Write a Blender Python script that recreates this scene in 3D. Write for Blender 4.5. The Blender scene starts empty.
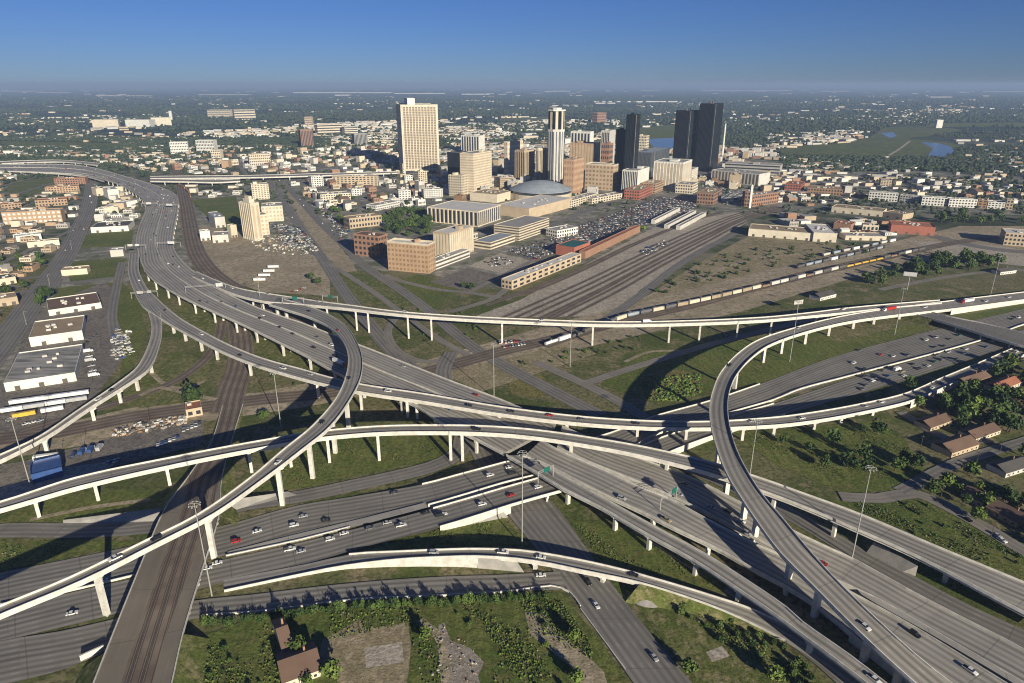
import bpy, math, random
import numpy as np
from mathutils import Vector, Matrix
R = math.radians
S = bpy.context.scene
C = S.collection
rnd = random.Random(7)

# ------------------------------------------------------------------ camera, sky, sun, exposure
H = 225.0                      # height of the helicopter above the ground
F = 682.7                      # focal length in pixels (24 mm lens)
PITCH = R(20.67)
CP, SP = math.cos(PITCH), math.sin(PITCH)
cam = bpy.data.cameras.new('camera'); cam.lens = 24.0; cam.sensor_width = 36.0
cam.clip_start = 1.0; cam.clip_end = 300000.0
co = bpy.data.objects.new('camera', cam); C.objects.link(co)
co.location = (0, 0, H); co.rotation_euler = (math.pi/2 - PITCH, 0, 0)
S.camera = co
SUN_AZ, SUN_EL = R(151.5), R(17.0)     # clockwise from +Y, elevation
w = bpy.data.worlds.new('World'); S.world = w; w.use_nodes = True
nt = w.node_tree; bg = nt.nodes['Background']
sky = nt.nodes.new('ShaderNodeTexSky'); sky.sky_type = 'NISHITA'; sky.sun_disc = False
sky.sun_elevation = SUN_EL; sky.sun_rotation = SUN_AZ
sky.air_density = 1.0; sky.dust_density = 0.1; sky.ozone_density = 4.0; sky.altitude = 1500
tint = nt.nodes.new('ShaderNodeMix'); tint.data_type = 'RGBA'; tint.blend_type = 'MULTIPLY'; tint.inputs[0].default_value = 1.0
tint.inputs[7].default_value = (0.27, 0.355, 0.60, 1)      # deep, clear blue sky of the photograph
nt.links.new(sky.outputs[0], tint.inputs[6]); nt.links.new(tint.outputs[2], bg.inputs[0]); bg.inputs[1].default_value = 0.072
sl = bpy.data.lights.new('sun', 'SUN'); sl.energy = 5.0; sl.angle = R(0.5); sl.color = (1.0, 0.905, 0.72)
so = bpy.data.objects.new('sun', sl); C.objects.link(so)
sdir = Vector((math.sin(SUN_AZ)*math.cos(SUN_EL), math.cos(SUN_AZ)*math.cos(SUN_EL), math.sin(SUN_EL)))
so.rotation_euler = sdir.to_track_quat('Z', 'Y').to_euler(); so.location = (300, -300, 600)
S.view_settings.view_transform = 'Standard'; S.view_settings.look = 'None'
S.view_settings.exposure = 0.6; S.view_settings.gamma = 1.0
S.cycles.filter_width = 1.1; S.cycles.volume_bounces = 0; S.cycles.max_bounces = 5

# ------------------------------------------------------------------ helpers
def P(px, py, z=0.0):
    """the place in the world, at height z, that was surveyed at this spot of the photograph"""
    a = (px-512)/F; b = -(py-341.5)/F
    d = Vector((a, CP + b*SP, -SP + b*CP))
    t = (z-H)/d.z
    return Vector((d.x*t, d.y*t, z))
def proj(v):
    y = v[1]; dz = v[2]-H
    dep = y*CP - dz*SP
    return 512 + F*v[0]/dep, 341.5 - F*(y*SP + dz*CP)/dep
def top_h(base, py):
    """height of a thing standing at base whose top is seen at row py"""
    b = -(py-341.5)/F
    return H + base.y*(-SP + b*CP)/(CP + b*SP)
def tag(o, label=None, cat=None, group=None, kind=None):
    if label: o['label'] = label
    if cat: o['category'] = cat
    if group: o['group'] = group
    if kind: o['kind'] = kind
    return o
def empty(name, loc, label, cat, group=None, rz=0):
    o = bpy.data.objects.new(name, None); C.objects.link(o); o.location = loc; o.rotation_euler = (0, 0, rz)
    o.empty_display_size = 0.5
    return tag(o, label, cat, group)
class MB:
    def __init__(s): s.v = []; s.f = []; s.m = []; s.uv = []; s.has = False
    def face(s, pts, mi=0, uv=None):
        n = len(s.v); s.v.extend([tuple(p) for p in pts]); s.f.append(tuple(range(n, n+len(pts)))); s.m.append(mi)
        if uv: s.has = True
        s.uv.extend(uv if uv else [(0, 0)]*len(pts))
    def box(s, cx, cy, z0, lx, ly, lz, mi=0, rz=0, top=None, tx=1.0, ty=1.0):
        c, n = math.cos(rz), math.sin(rz); q = []
        for k, (z, ax, ay) in enumerate(((z0, 1, 1), (z0+lz, tx, ty))):
            for sx, sy in ((-1, -1), (1, -1), (1, 1), (-1, 1)):
                x, y = sx*lx/2*ax, sy*ly/2*ay
                q.append((cx+x*c-y*n, cy+x*n+y*c, z))
        for i in range(4):
            j = (i+1) % 4
            s.face([q[i], q[j], q[j+4], q[i+4]], mi)
        s.face(q[4:8], mi if top is None else top); s.face([q[3], q[2], q[1], q[0]], mi)
    def cyl(s, cx, cy, z0, r0, r1, h, n=12, mi=0, cap=True, a0=0.0):
        lo = [(cx+r0*math.cos(a0+2*math.pi*i/n), cy+r0*math.sin(a0+2*math.pi*i/n), z0) for i in range(n)]
        hi = [(cx+r1*math.cos(a0+2*math.pi*i/n), cy+r1*math.sin(a0+2*math.pi*i/n), z0+h) for i in range(n)]
        for i in range(n):
            j = (i+1) % n; s.face([lo[i], lo[j], hi[j], hi[i]], mi)
        if cap: s.face(hi, mi)
    def bar(s, a, b, r, n=6, mi=0, r2=None):
        a, b = Vector(a), Vector(b); d = (b-a); q = d.to_track_quat('Z', 'Y'); r2 = r if r2 is None else r2
        lo = [a+q@Vector((r*math.cos(2*math.pi*i/n), r*math.sin(2*math.pi*i/n), 0)) for i in range(n)]
        hi = [b+q@Vector((r2*math.cos(2*math.pi*i/n), r2*math.sin(2*math.pi*i/n), 0)) for i in range(n)]
        for i in range(n):
            j = (i+1) % n; s.face([lo[i], lo[j], hi[j], hi[i]], mi)
        s.face(hi, mi); s.face(lo[::-1], mi)
    def mesh(s, name, mats, off=None):
        v = np.array(s.v, dtype=float)
        if off is not None: v = v - np.array(off)
        me = bpy.data.meshes.new(name); me.from_pydata(v.tolist(), [], s.f)
        for m in mats: me.materials.append(m)
        me.polygons.foreach_set('material_index', s.m)
        if s.has:
            ul = me.uv_layers.new(name='UVMap'); ul.data.foreach_set('uv', np.array(s.uv, dtype=np.float32).ravel())
        me.update(); return me
def obj(name, mb, mats, parent=None, rel=False):
    """one mesh object; rel: the vertices are world coordinates and are moved into the parent's frame"""
    if not isinstance(mats, (list, tuple)): mats = [mats]
    off = tuple(parent.location) if (parent is not None and rel) else None
    o = bpy.data.objects.new(name, mb.mesh(name, mats, off)); C.objects.link(o)
    if parent is not None: o.parent = parent
    return o
def struct(name, mb, mats):
    return tag(obj(name, mb, mats), kind='structure')
def copy_thing(root, loc, rz=0, label=None, group=None, scale=None):
    r = root.copy(); C.objects.link(r); r.location = loc; r.rotation_euler = (0, 0, rz)
    if scale is not None: r.scale = scale
    if label: r['label'] = label
    if group: r['group'] = group
    for ch in list(root.children):
        c = ch.copy(); C.objects.link(c); c.parent = r
        for g in ch.children:
            d = g.copy(); C.objects.link(d); d.parent = c
    return r

# ------------------------------------------------------------------ materials
M = {}
def nodes(name, rough=0.85, spec=0.3, metal=0.0):
    m = bpy.data.materials.new(name); m.use_nodes = True; t = m.node_tree
    b = t.nodes['Principled BSDF']; b.inputs['Roughness'].default_value = rough
    b.inputs['Specular IOR Level'].default_value = spec; b.inputs['Metallic'].default_value = metal
    M[name] = m; return m, t, b
def pos(t):
    g = t.nodes.new('ShaderNodeNewGeometry'); return g.outputs['Position']
def noise(t, vec, scale, detail=4, rough=0.6, lo=0.35, hi=0.65, stretch=None):
    if stretch:
        mp = t.nodes.new('ShaderNodeMapping'); t.links.new(vec, mp.inputs[0]); mp.inputs['Scale'].default_value = stretch; vec = mp.outputs[0]
    n = t.nodes.new('ShaderNodeTexNoise'); n.inputs['Scale'].default_value = scale; n.inputs['Detail'].default_value = detail
    n.inputs['Roughness'].default_value = rough; t.links.new(vec, n.inputs['Vector'])
    r = t.nodes.new('ShaderNodeMapRange'); r.inputs[1].default_value = lo; r.inputs[2].default_value = hi
    t.links.new(n.outputs[0], r.inputs[0]); return r.outputs[0]
def mix(t, fac, a, b, mode='MIX'):
    x = t.nodes.new('ShaderNodeMix'); x.data_type = 'RGBA'; x.blend_type = mode
    for s, v in ((x.inputs[0], fac), (x.inputs[6], a), (x.inputs[7], b)):
        if hasattr(v, 'is_linked'): t.links.new(v, s)
        elif isinstance(v, (int, float)): s.default_value = v
        else: s.default_value = (*v, 1)
    return x.outputs[2]
def mth(t, op, a, b=None, c=None):
    x = t.nodes.new('ShaderNodeMath'); x.operation = op
    for i, v in enumerate((a, b, c)):
        if v is None: continue
        if hasattr(v, 'is_linked'): t.links.new(v, x.inputs[i])
        else: x.inputs[i].default_value = v
    return x.outputs[0]
def simple(name, col, col2=None, scale=0.3, rough=0.85, spec=0.3, metal=0.0, jitter=0.0, stretch=None):
    m, t, b = nodes(name, rough, spec, metal)
    col2 = col2 or tuple(c*0.8 for c in col)
    c = mix(t, noise(t, pos(t), scale, stretch=stretch), col, col2)
    if jitter:
        oi = t.nodes.new('ShaderNodeObjectInfo')
        f = mth(t, 'MULTIPLY_ADD', oi.outputs['Random'], jitter, 1-jitter/2)
        cc = t.nodes.new('ShaderNodeCombineColor')
        for i in range(3): t.links.new(f, cc.inputs[i])
        c = mix(t, 1.0, c, cc.outputs[0], 'MULTIPLY')
    t.links.new(c, b.inputs['Base Color']); return m
def pavement(name, col, dark=0.35, line=0.35, lanes=True, joint=True):
    m, t, b = nodes(name, 0.8, 0.3)
    uv = t.nodes.new('ShaderNodeUVMap'); sp = t.nodes.new('ShaderNodeSeparateXYZ'); t.links.new(uv.outputs[0], sp.inputs[0])
    u, v = sp.outputs[0], sp.outputs[1]
    c = mix(t, noise(t, pos(t), 0.035, 5), col, tuple(x*0.78 for x in col))
    st = noise(t, uv.outputs[0], 1.0, 3, 0.6, 0.3, 0.7, stretch=(0.28, 0.008, 1))
    c = mix(t, mth(t, 'MULTIPLY', st, 0.5), c, tuple(x*0.62 for x in col))
    fl = mth(t, 'ADD', mth(t, 'MULTIPLY', mth(t, 'FLOOR', mth(t, 'DIVIDE', v, 14.0)), 7.13), mth(t, 'FLOOR', mth(t, 'DIVIDE', mth(t, 'SUBTRACT', u, 1.0), 3.66)))
    wn = t.nodes.new('ShaderNodeTexWhiteNoise'); wn.noise_dimensions = '1D'; t.links.new(fl, wn.inputs['W'])
    c = mix(t, mth(t, 'MULTIPLY', mth(t, 'POWER', wn.outputs[0], 3.0), 0.32), c, tuple(x*0.5 for x in col))
    if lanes:
        f = mth(t, 'FRACT', mth(t, 'DIVIDE', mth(t, 'SUBTRACT', u, 1.0), 3.66))
        tr = mth(t, 'MULTIPLY_ADD', mth(t, 'COSINE', mth(t, 'MULTIPLY', mth(t, 'SUBTRACT', f, 0.5), 2*math.pi)), 0.5, 0.5)
        tr = mth(t, 'POWER', tr, 1.3)
        nv = noise(t, uv.outputs[0], 1.0, 3, 0.6, 0.1, 0.6, stretch=(0.13, 0.006, 1))
        c = mix(t, mth(t, 'MULTIPLY', mth(t, 'MULTIPLY', tr, nv), dark), c, tuple(x*0.25 for x in col))
        edge = mth(t, 'LESS_THAN', mth(t, 'ABSOLUTE', mth(t, 'SUBTRACT', mth(t, 'FRACT', mth(t, 'ADD', f, 0.5)), 0.5)), 0.03)
        dash = mth(t, 'LESS_THAN', mth(t, 'FRACT', mth(t, 'DIVIDE', v, 12.2)), 0.22)
        c = mix(t, mth(t, 'MULTIPLY', mth(t, 'MULTIPLY', edge, dash), line), c, (0.6, 0.58, 0.52))
    if joint:
        j = mth(t, 'LESS_THAN', mth(t, 'FRACT', mth(t, 'DIVIDE', v, 30.0)), 0.016)
        c = mix(t, mth(t, 'MULTIPLY', j, 0.35), c, (0.05, 0.045, 0.04))
    t.links.new(c, b.inputs['Base Color']); return m
pavement('deck_pavement', (0.37, 0.35, 0.315), 0.8)
pavement('freeway_concrete', (0.43, 0.405, 0.36), 0.75)
pavement('freeway_asphalt', (0.30, 0.283, 0.25), 0.75)
pavement('street_asphalt', (0.255, 0.24, 0.215), 0.55, 0.35)
pavement('plain_road', (0.29, 0.265, 0.225), 0.35, 0.0)
pavement('median_concrete', (0.42, 0.40, 0.36), lanes=False)
simple('concrete', (0.64, 0.62, 0.57), (0.47, 0.45, 0.40), 0.3)
simple('concrete_grey', (0.36, 0.34, 0.31), (0.26, 0.25, 0.23), 0.2)
pavement('bridge_slab', (0.24, 0.21, 0.165), lanes=False)
def rail_mat():
    m, t, b = nodes('ballast', 0.9, 0.2)
    uv = t.nodes.new('ShaderNodeUVMap'); sp = t.nodes.new('ShaderNodeSeparateXYZ'); t.links.new(uv.outputs[0], sp.inputs[0])
    u, v = sp.outputs[0], sp.outputs[1]
    c = mix(t, noise(t, pos(t), 0.06, 5), (0.15, 0.115, 0.09), (0.24, 0.195, 0.15))
    f = mth(t, 'FRACT', mth(t, 'DIVIDE', u, 5.0))
    bed = mth(t, 'LESS_THAN', mth(t, 'ABSOLUTE', mth(t, 'SUBTRACT', f, 0.5)), 0.27)
    tie = mth(t, 'LESS_THAN', mth(t, 'FRACT', mth(t, 'DIVIDE', v, 0.6)), 0.4)
    c = mix(t, mth(t, 'MULTIPLY', bed, mth(t, 'MULTIPLY_ADD', tie, 0.35, 0.5)), c, (0.05, 0.04, 0.035))
    r1 = mth(t, 'LESS_THAN', mth(t, 'ABSOLUTE', mth(t, 'SUBTRACT', mth(t, 'ABSOLUTE', mth(t, 'SUBTRACT', f, 0.5)), 0.143)), 0.012)
    c = mix(t, r1, c, (0.32, 0.28, 0.25))
    t.links.new(c, b.inputs['Base Color'])
rail_mat()
def patchy(name, cols, s1=0.02, s2=0.15, rough=0.95):
    m, t, b = nodes(name, rough, 0.15)
    p = pos(t)
    c = mix(t, noise(t, p, s1, 6, 0.62, 0.42, 0.58), cols[0], cols[1])
    c = mix(t, noise(t, p, s2, 6, 0.65, 0.48, 0.62), c, cols[2])
    c = mix(t, mth(t, 'MULTIPLY', noise(t, p, s2*2.3, 5, 0.7, 0.46, 0.6), 0.75), c, tuple(x*0.5 for x in cols[0]))
    c = mix(t, mth(t, 'MULTIPLY', noise(t, p, s2*4.1, 4, 0.7, 0.55, 0.68), 0.6), c, tuple(min(1, x*1.5) for x in cols[1]))
    t.links.new(c, b.inputs['Base Color'])
    if 'grass' in name: c = mix(t, mth(t, 'MULTIPLY', noise(t, p, 1.0, 4, 0.6, 0.45, 0.6, stretch=(0.45, 0.05, 1)), 0.45), c, tuple(x*0.6 for x in cols[0]))
    t.links.new(c, b.inputs['Base Color'])
    bp = t.nodes.new('ShaderNodeBump'); bp.inputs['Strength'].default_value = 0.35; bp.inputs['Distance'].default_value = 0.4
    t.links.new(noise(t, p, s2*5, 4, 0.6, 0.3, 0.7), bp.inputs['Height']); t.links.new(bp.outputs[0], b.inputs['Normal'])
    return m
patchy('grass', ((0.10, 0.132, 0.03), (0.17, 0.175, 0.06), (0.27, 0.235, 0.125)))
patchy('dry_green', ((0.105, 0.135, 0.04), (0.16, 0.17, 0.06), (0.075, 0.09, 0.035)), 0.006, 0.03)
patchy('green_grass', ((0.10, 0.14, 0.03), (0.17, 0.185, 0.052), (0.16, 0.15, 0.055)))
patchy('dry_grass', ((0.33, 0.275, 0.17), (0.19, 0.175, 0.085), (0.42, 0.35, 0.24)))
patchy('dirt', ((0.44, 0.37, 0.27), (0.33, 0.275, 0.19), (0.20, 0.18, 0.10)))
patchy('rubble', ((0.34, 0.30, 0.25), (0.24, 0.20, 0.15), (0.48, 0.44, 0.38)), 0.15, 0.8)
patchy('brush', ((0.20, 0.18, 0.06), (0.10, 0.105, 0.034), (0.32, 0.26, 0.11)), 0.1, 0.5)
patchy('lot_asphalt', ((0.19, 0.17, 0.15), (0.24, 0.215, 0.18), (0.13, 0.12, 0.11)))
patchy('lot_concrete', ((0.44, 0.39, 0.315), (0.34, 0.30, 0.24), (0.52, 0.47, 0.39)))
patchy('city_ground', ((0.26, 0.245, 0.215), (0.10, 0.12, 0.06), (0.38, 0.355, 0.31)), 0.02, 0.05)
def ground_mat():
    m, t, b = nodes('land', 0.95, 0.1)
    p = pos(t); sp = t.nodes.new('ShaderNodeSeparateXYZ'); t.links.new(p, sp.inputs[0])
    y = sp.outputs[1]
    near = mix(t, noise(t, p, 0.012, 6, 0.62, 0.42, 0.58), (0.090, 0.118, 0.032), (0.185, 0.175, 0.085))
    near = mix(t, noise(t, p, 0.05, 6, 0.65, 0.5, 0.68), near, (0.30, 0.24, 0.155))
    near = mix(t, mth(t, 'MULTIPLY', noise(t, p, 0.33, 5, 0.7, 0.46, 0.6), 0.7), near, (0.045, 0.048, 0.018))
    town = mix(t, noise(t, p, 0.02, 6, 0.65, 0.42, 0.6), (0.055, 0.080, 0.034), (0.24, 0.22, 0.18))
    town = mix(t, noise(t, p, 0.004, 5, 0.6, 0.5, 0.62), town, (0.042, 0.055, 0.028))
    far = mix(t, noise(t, p, 0.0022, 9, 0.72, 0.47, 0.68, stretch=(0.6, 1, 1)), (0.024, 0.044, 0.027), (0.11, 0.115, 0.085))
    far = mix(t, noise(t, p, 0.0009, 5, 0.6, 0.56, 0.7, stretch=(0.5, 1, 1)), far, (0.095, 0.11, 0.05))
    k = t.nodes.new('ShaderNodeMapRange'); k.inputs[1].default_value = 780; k.inputs[2].default_value = 1050; t.links.new(y, k.inputs[0])
    k2 = t.nodes.new('ShaderNodeMapRange'); k2.inputs[1].default_value = 2300; k2.inputs[2].default_value = 3200; t.links.new(y, k2.inputs[0])
    c = mix(t, k.outputs[0], near, town); c = mix(t, k2.outputs[0], c, far)
    t.links.new(c, b.inputs['Base Color'])
    bp = t.nodes.new('ShaderNodeBump'); bp.inputs['Strength'].default_value = 0.35; bp.inputs['Distance'].default_value = 0.4
    t.links.new(noise(t, p, 0.5, 4, 0.6, 0.3, 0.7), bp.inputs['Height']); t.links.new(bp.outputs[0], b.inputs['Normal'])
ground_mat()
def leaf(name, a, b2, sc=0.12):
    m, t, b = nodes(name, 0.75, 0.2)
    c = mix(t, noise(t, pos(t), sc, 3, 0.6, 0.35, 0.65), a, b2)
    oi = t.nodes.new('ShaderNodeObjectInfo')
    f = mth(t, 'MULTIPLY_ADD', oi.outputs['Random'], 0.5, 0.75)
    cc = t.nodes.new('ShaderNodeCombineColor')
    for i in range(3): t.links.new(f, cc.inputs[i])
    c = mix(t, 1.0, c, cc.outputs[0], 'MULTIPLY'); t.links.new(c, b.inputs['Base Color'])
leaf('leaf_dark', (0.032, 0.062, 0.018), (0.060, 0.095, 0.026))
leaf('leaf_mid', (0.055, 0.095, 0.022), (0.09, 0.13, 0.034))
leaf('leaf_bright', (0.09, 0.14, 0.025), (0.14, 0.19, 0.045))
leaf('leaf_far', (0.028, 0.046, 0.024), (0.058, 0.074, 0.036), 0.02)
simple('bark', (0.10, 0.075, 0.05), rough=0.95)
m_, t_, b_ = nodes('water', 0.12, 0.5); b_.inputs['Base Color'].default_value = (0.05, 0.08, 0.14, 1)
for n_, c_ in {'white': (0.64, 0.63, 0.58), 'cream': (0.60, 0.53, 0.41), 'tan': (0.46, 0.37, 0.26), 'brown': (0.27, 0.17, 0.10),
               'brick': (0.31, 0.18, 0.12), 'orange_brick': (0.42, 0.29, 0.185), 'red': (0.34, 0.125, 0.085), 'grey': (0.36, 0.345, 0.32),
               'dark_grey': (0.11, 0.105, 0.10), 'yellowish': (0.62, 0.565, 0.45), 'pale_grey': (0.52, 0.50, 0.46),
               'roof_grey': (0.34, 0.33, 0.31), 'roof_white': (0.62, 0.61, 0.58), 'roof_tan': (0.34, 0.265, 0.17), 'roof_dark': (0.09, 0.085, 0.08),
               'roof_brown': (0.17, 0.11, 0.08), 'roof_blue': (0.30, 0.34, 0.38), 'roof_red': (0.36, 0.15, 0.09)}.items():
    simple(n_, c_, tuple(x*0.82 for x in c_), 0.08, jitter=0.15)
simple('streaked_roof', (0.40, 0.39, 0.36), (0.12, 0.12, 0.115), 1.0, stretch=(0.035, 0.16, 1))
simple('window_dark', (0.035, 0.04, 0.05), rough=0.25, spec=0.5)
simple('window_soft', (0.12, 0.10, 0.08), rough=0.35, spec=0.5)
simple('black_glass', (0.008, 0.010, 0.014), (0.015, 0.018, 0.024), 0.02, rough=0.12, spec=0.12)
simple('mullion_black', (0.035, 0.038, 0.042), rough=0.4, spec=0.2)
simple('grey_glass', (0.10, 0.115, 0.13), rough=0.2, spec=0.6)
simple('rubber', (0.02, 0.02, 0.02)); simple('car_glass', (0.02, 0.025, 0.03), rough=0.1, spec=0.6)
simple('galvanised', (0.36, 0.36, 0.34), rough=0.5, metal=0.1)
simple('sign_green', (0.012, 0.13, 0.10), rough=0.4); simple('sign_white', (0.5, 0.51, 0.5), rough=0.5)
simple('lamp_lens', (0.7, 0.72, 0.7), rough=0.2)
CARC = {'white': (0.75, 0.75, 0.73), 'silver': (0.42, 0.43, 0.44), 'black': (0.02, 0.02, 0.022), 'red': (0.42, 0.03, 0.025), 'blue': (0.04, 0.09, 0.25),
        'grey': (0.14, 0.14, 0.145), 'tan': (0.38, 0.31, 0.21), 'green': (0.04, 0.13, 0.08), 'yellow': (0.65, 0.42, 0.06), 'orange': (0.55, 0.16, 0.04)}
for n_, c_ in CARC.items(): simple('paint_'+n_, c_, rough=0.3, spec=0.5)

# ------------------------------------------------------------------ occupancy of the ground (so that nothing is planted on a road)
OX, OY, OC = -3200.0, 0.0, 5.0
occ = np.zeros((1280, 1000), dtype=bool)
def mark_poly(pts, pad=0):
    a = np.array([(p[0], p[1]) for p in pts]); x0, y0 = a.min(0)-pad; x1, y1 = a.max(0)+pad
    i0, i1 = int((x0-OX)//OC), int((x1-OX)//OC)+1; j0, j1 = int((y0-OY)//OC), int((y1-OY)//OC)+1
    i0, j0 = max(i0, 0), max(j0, 0); i1, j1 = min(i1, occ.shape[0]), min(j1, occ.shape[1])
    if i0 >= i1 or j0 >= j1: return
    X, Y = np.meshgrid(OX+(np.arange(i0, i1)+.5)*OC, OY+(np.arange(j0, j1)+.5)*OC, indexing='ij')
    occ[i0:i1, j0:j1] |= inside(X, Y, a)
def inside(X, Y, a):
    r = np.zeros(np.shape(X), dtype=bool); n = len(a)
    for i in range(n):
        xi, yi = a[i]; xj, yj = a[i-1]
        if yi == yj: continue
        c = ((yi > Y) != (yj > Y)) & (X < (xj-xi)*(Y-yi)/(yj-yi)+xi); r ^= c
    return r
def free(x, y, r=0.0):
    for dx, dy in ((0, 0), (r, 0), (-r, 0), (0, r), (0, -r), (r*.7, r*.7), (-r*.7, r*.7), (r*.7, -r*.7), (-r*.7, -r*.7)):
        i, j = int((x+dx-OX)//OC), int((y+dy-OY)//OC)
        if 0 <= i < occ.shape[0] and 0 <= j < occ.shape[1] and occ[i, j]: return False
    return True

# ------------------------------------------------------------------ the ground
g = MB(); L = 70000.0
g.face([(-L, -3000, 0), (L, -3000, 0), (L, 2*L, 0), (-L, 2*L, 0)])
struct('ground', g, M['land'])
_layer = [0]
def patch(name, px, mat, nomark=False, layer=None):
    """a flat stretch of ground cover; each lies a few centimetres above the one before"""
    _layer[0] += 1; z = 0.02 + 0.004*_layer[0]
    pts = [P(x, y, z) for x, y in px]
    a = sum(pts[i-1].x*pts[i].y - pts[i].x*pts[i-1].y for i in range(len(pts)))
    if a < 0: pts = pts[::-1]
    m = MB(); m.face(pts); o = struct(name, m, M[mat])
    if not nomark: mark_poly(pts)
    return o
def catmull(pts, n_between):
    out = []
    N = len(pts)
    for i in range(N-1):
        p0 = pts[i-1] if i > 0 else pts[0]*2-pts[1]
        p1, p2 = pts[i], pts[i+1]
        p3 = pts[i+2] if i+2 < N else pts[-1]*2-pts[-2]
        d01 = max((p1-p0).length, 1e-3); d12 = max((p2-p1).length, 1e-3); d23 = max((p3-p2).length, 1e-3)
        m1 = (p2-p0)*(d12/(d01+d12)); m2 = (p3-p1)*(d12/(d12+d23))
        k = n_between[i]
        for j in range(k):
            s = j/k; s2, s3 = s*s, s*s*s
            out.append(p1*(2*s3-3*s2+1) + m1*(s3-2*s2+s) + p2*(-2*s3+3*s2) + m2*(s3-s2))
    out.append(pts[-1].copy()); return out
ROADS = {}
class Road: pass
def sample_rows(rows, dz=1.0, step=7.0):
    A = [P(r[0], r[1], r[4]+dz) - Vector((0, 0, dz)) for r in rows]; B = [P(r[2], r[3], r[4]+dz) - Vector((0, 0, dz)) for r in rows]
    nb = [max(2, int(((A[i]+B[i])*.5-(A[i+1]+B[i+1])*.5).length/step)) for i in range(len(rows)-1)]
    a, b = catmull(A, nb), catmull(B, nb)
    modes = []
    for i, k in enumerate(nb):
        for j in range(k): modes.append(rows[i][5] if len(rows[i]) > 5 else 'b')
    modes.append(modes[-1])
    return a, b, modes
def finish_road(key, a, b, place):
    r = Road(); r.a, r.b, r.place = a, b, place
    r.c = [(p+q)*.5 for p, q in zip(a, b)]; r.s = [0.0]
    for i in range(1, len(r.c)): r.s.append(r.s[-1]+(r.c[i]-r.c[i-1]).length)
    ROADS[key] = r
    for i in range(len(a)-1): mark_poly([a[i], a[i+1], b[i+1], b[i]], 0)
    return r
def surface(m, a, b, s, i, mi=0, lift=0.0):
    w0 = (b[i]-a[i]).length; w1 = (b[i+1]-a[i+1]).length; up = Vector((0, 0, lift))
    q = [a[i]+up, b[i]+up, b[i+1]+up, a[i+1]+up]; uv = [(0, s[i]), (w0, s[i]), (w1, s[i+1]), (0, s[i+1])]
    n = (q[1]-q[0]).cross(q[2]-q[0])
    if n.z < 0: q = q[::-1]; uv = uv[::-1]
    m.face(q, mi, uv)
def strip_wall(m, p, q, inward0, inward1, h0, h1, th, mi=0):
    """a low wall from p to q: heights h0..h1 above p and q, thickness th towards inward"""
    a0 = p+Vector((0, 0, h0)); a1 = q+Vector((0, 0, h0)); b0 = p+Vector((0, 0, h1)); b1 = q+Vector((0, 0, h1))
    i0 = inward0*th; i1 = inward1*th
    m.face([a0, a1, b1, b0], mi); m.face([b0, b1, b1+i1, b0+i0], mi); m.face([b0+i0, b1+i1, a1+i1, a0+i0], mi)
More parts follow.
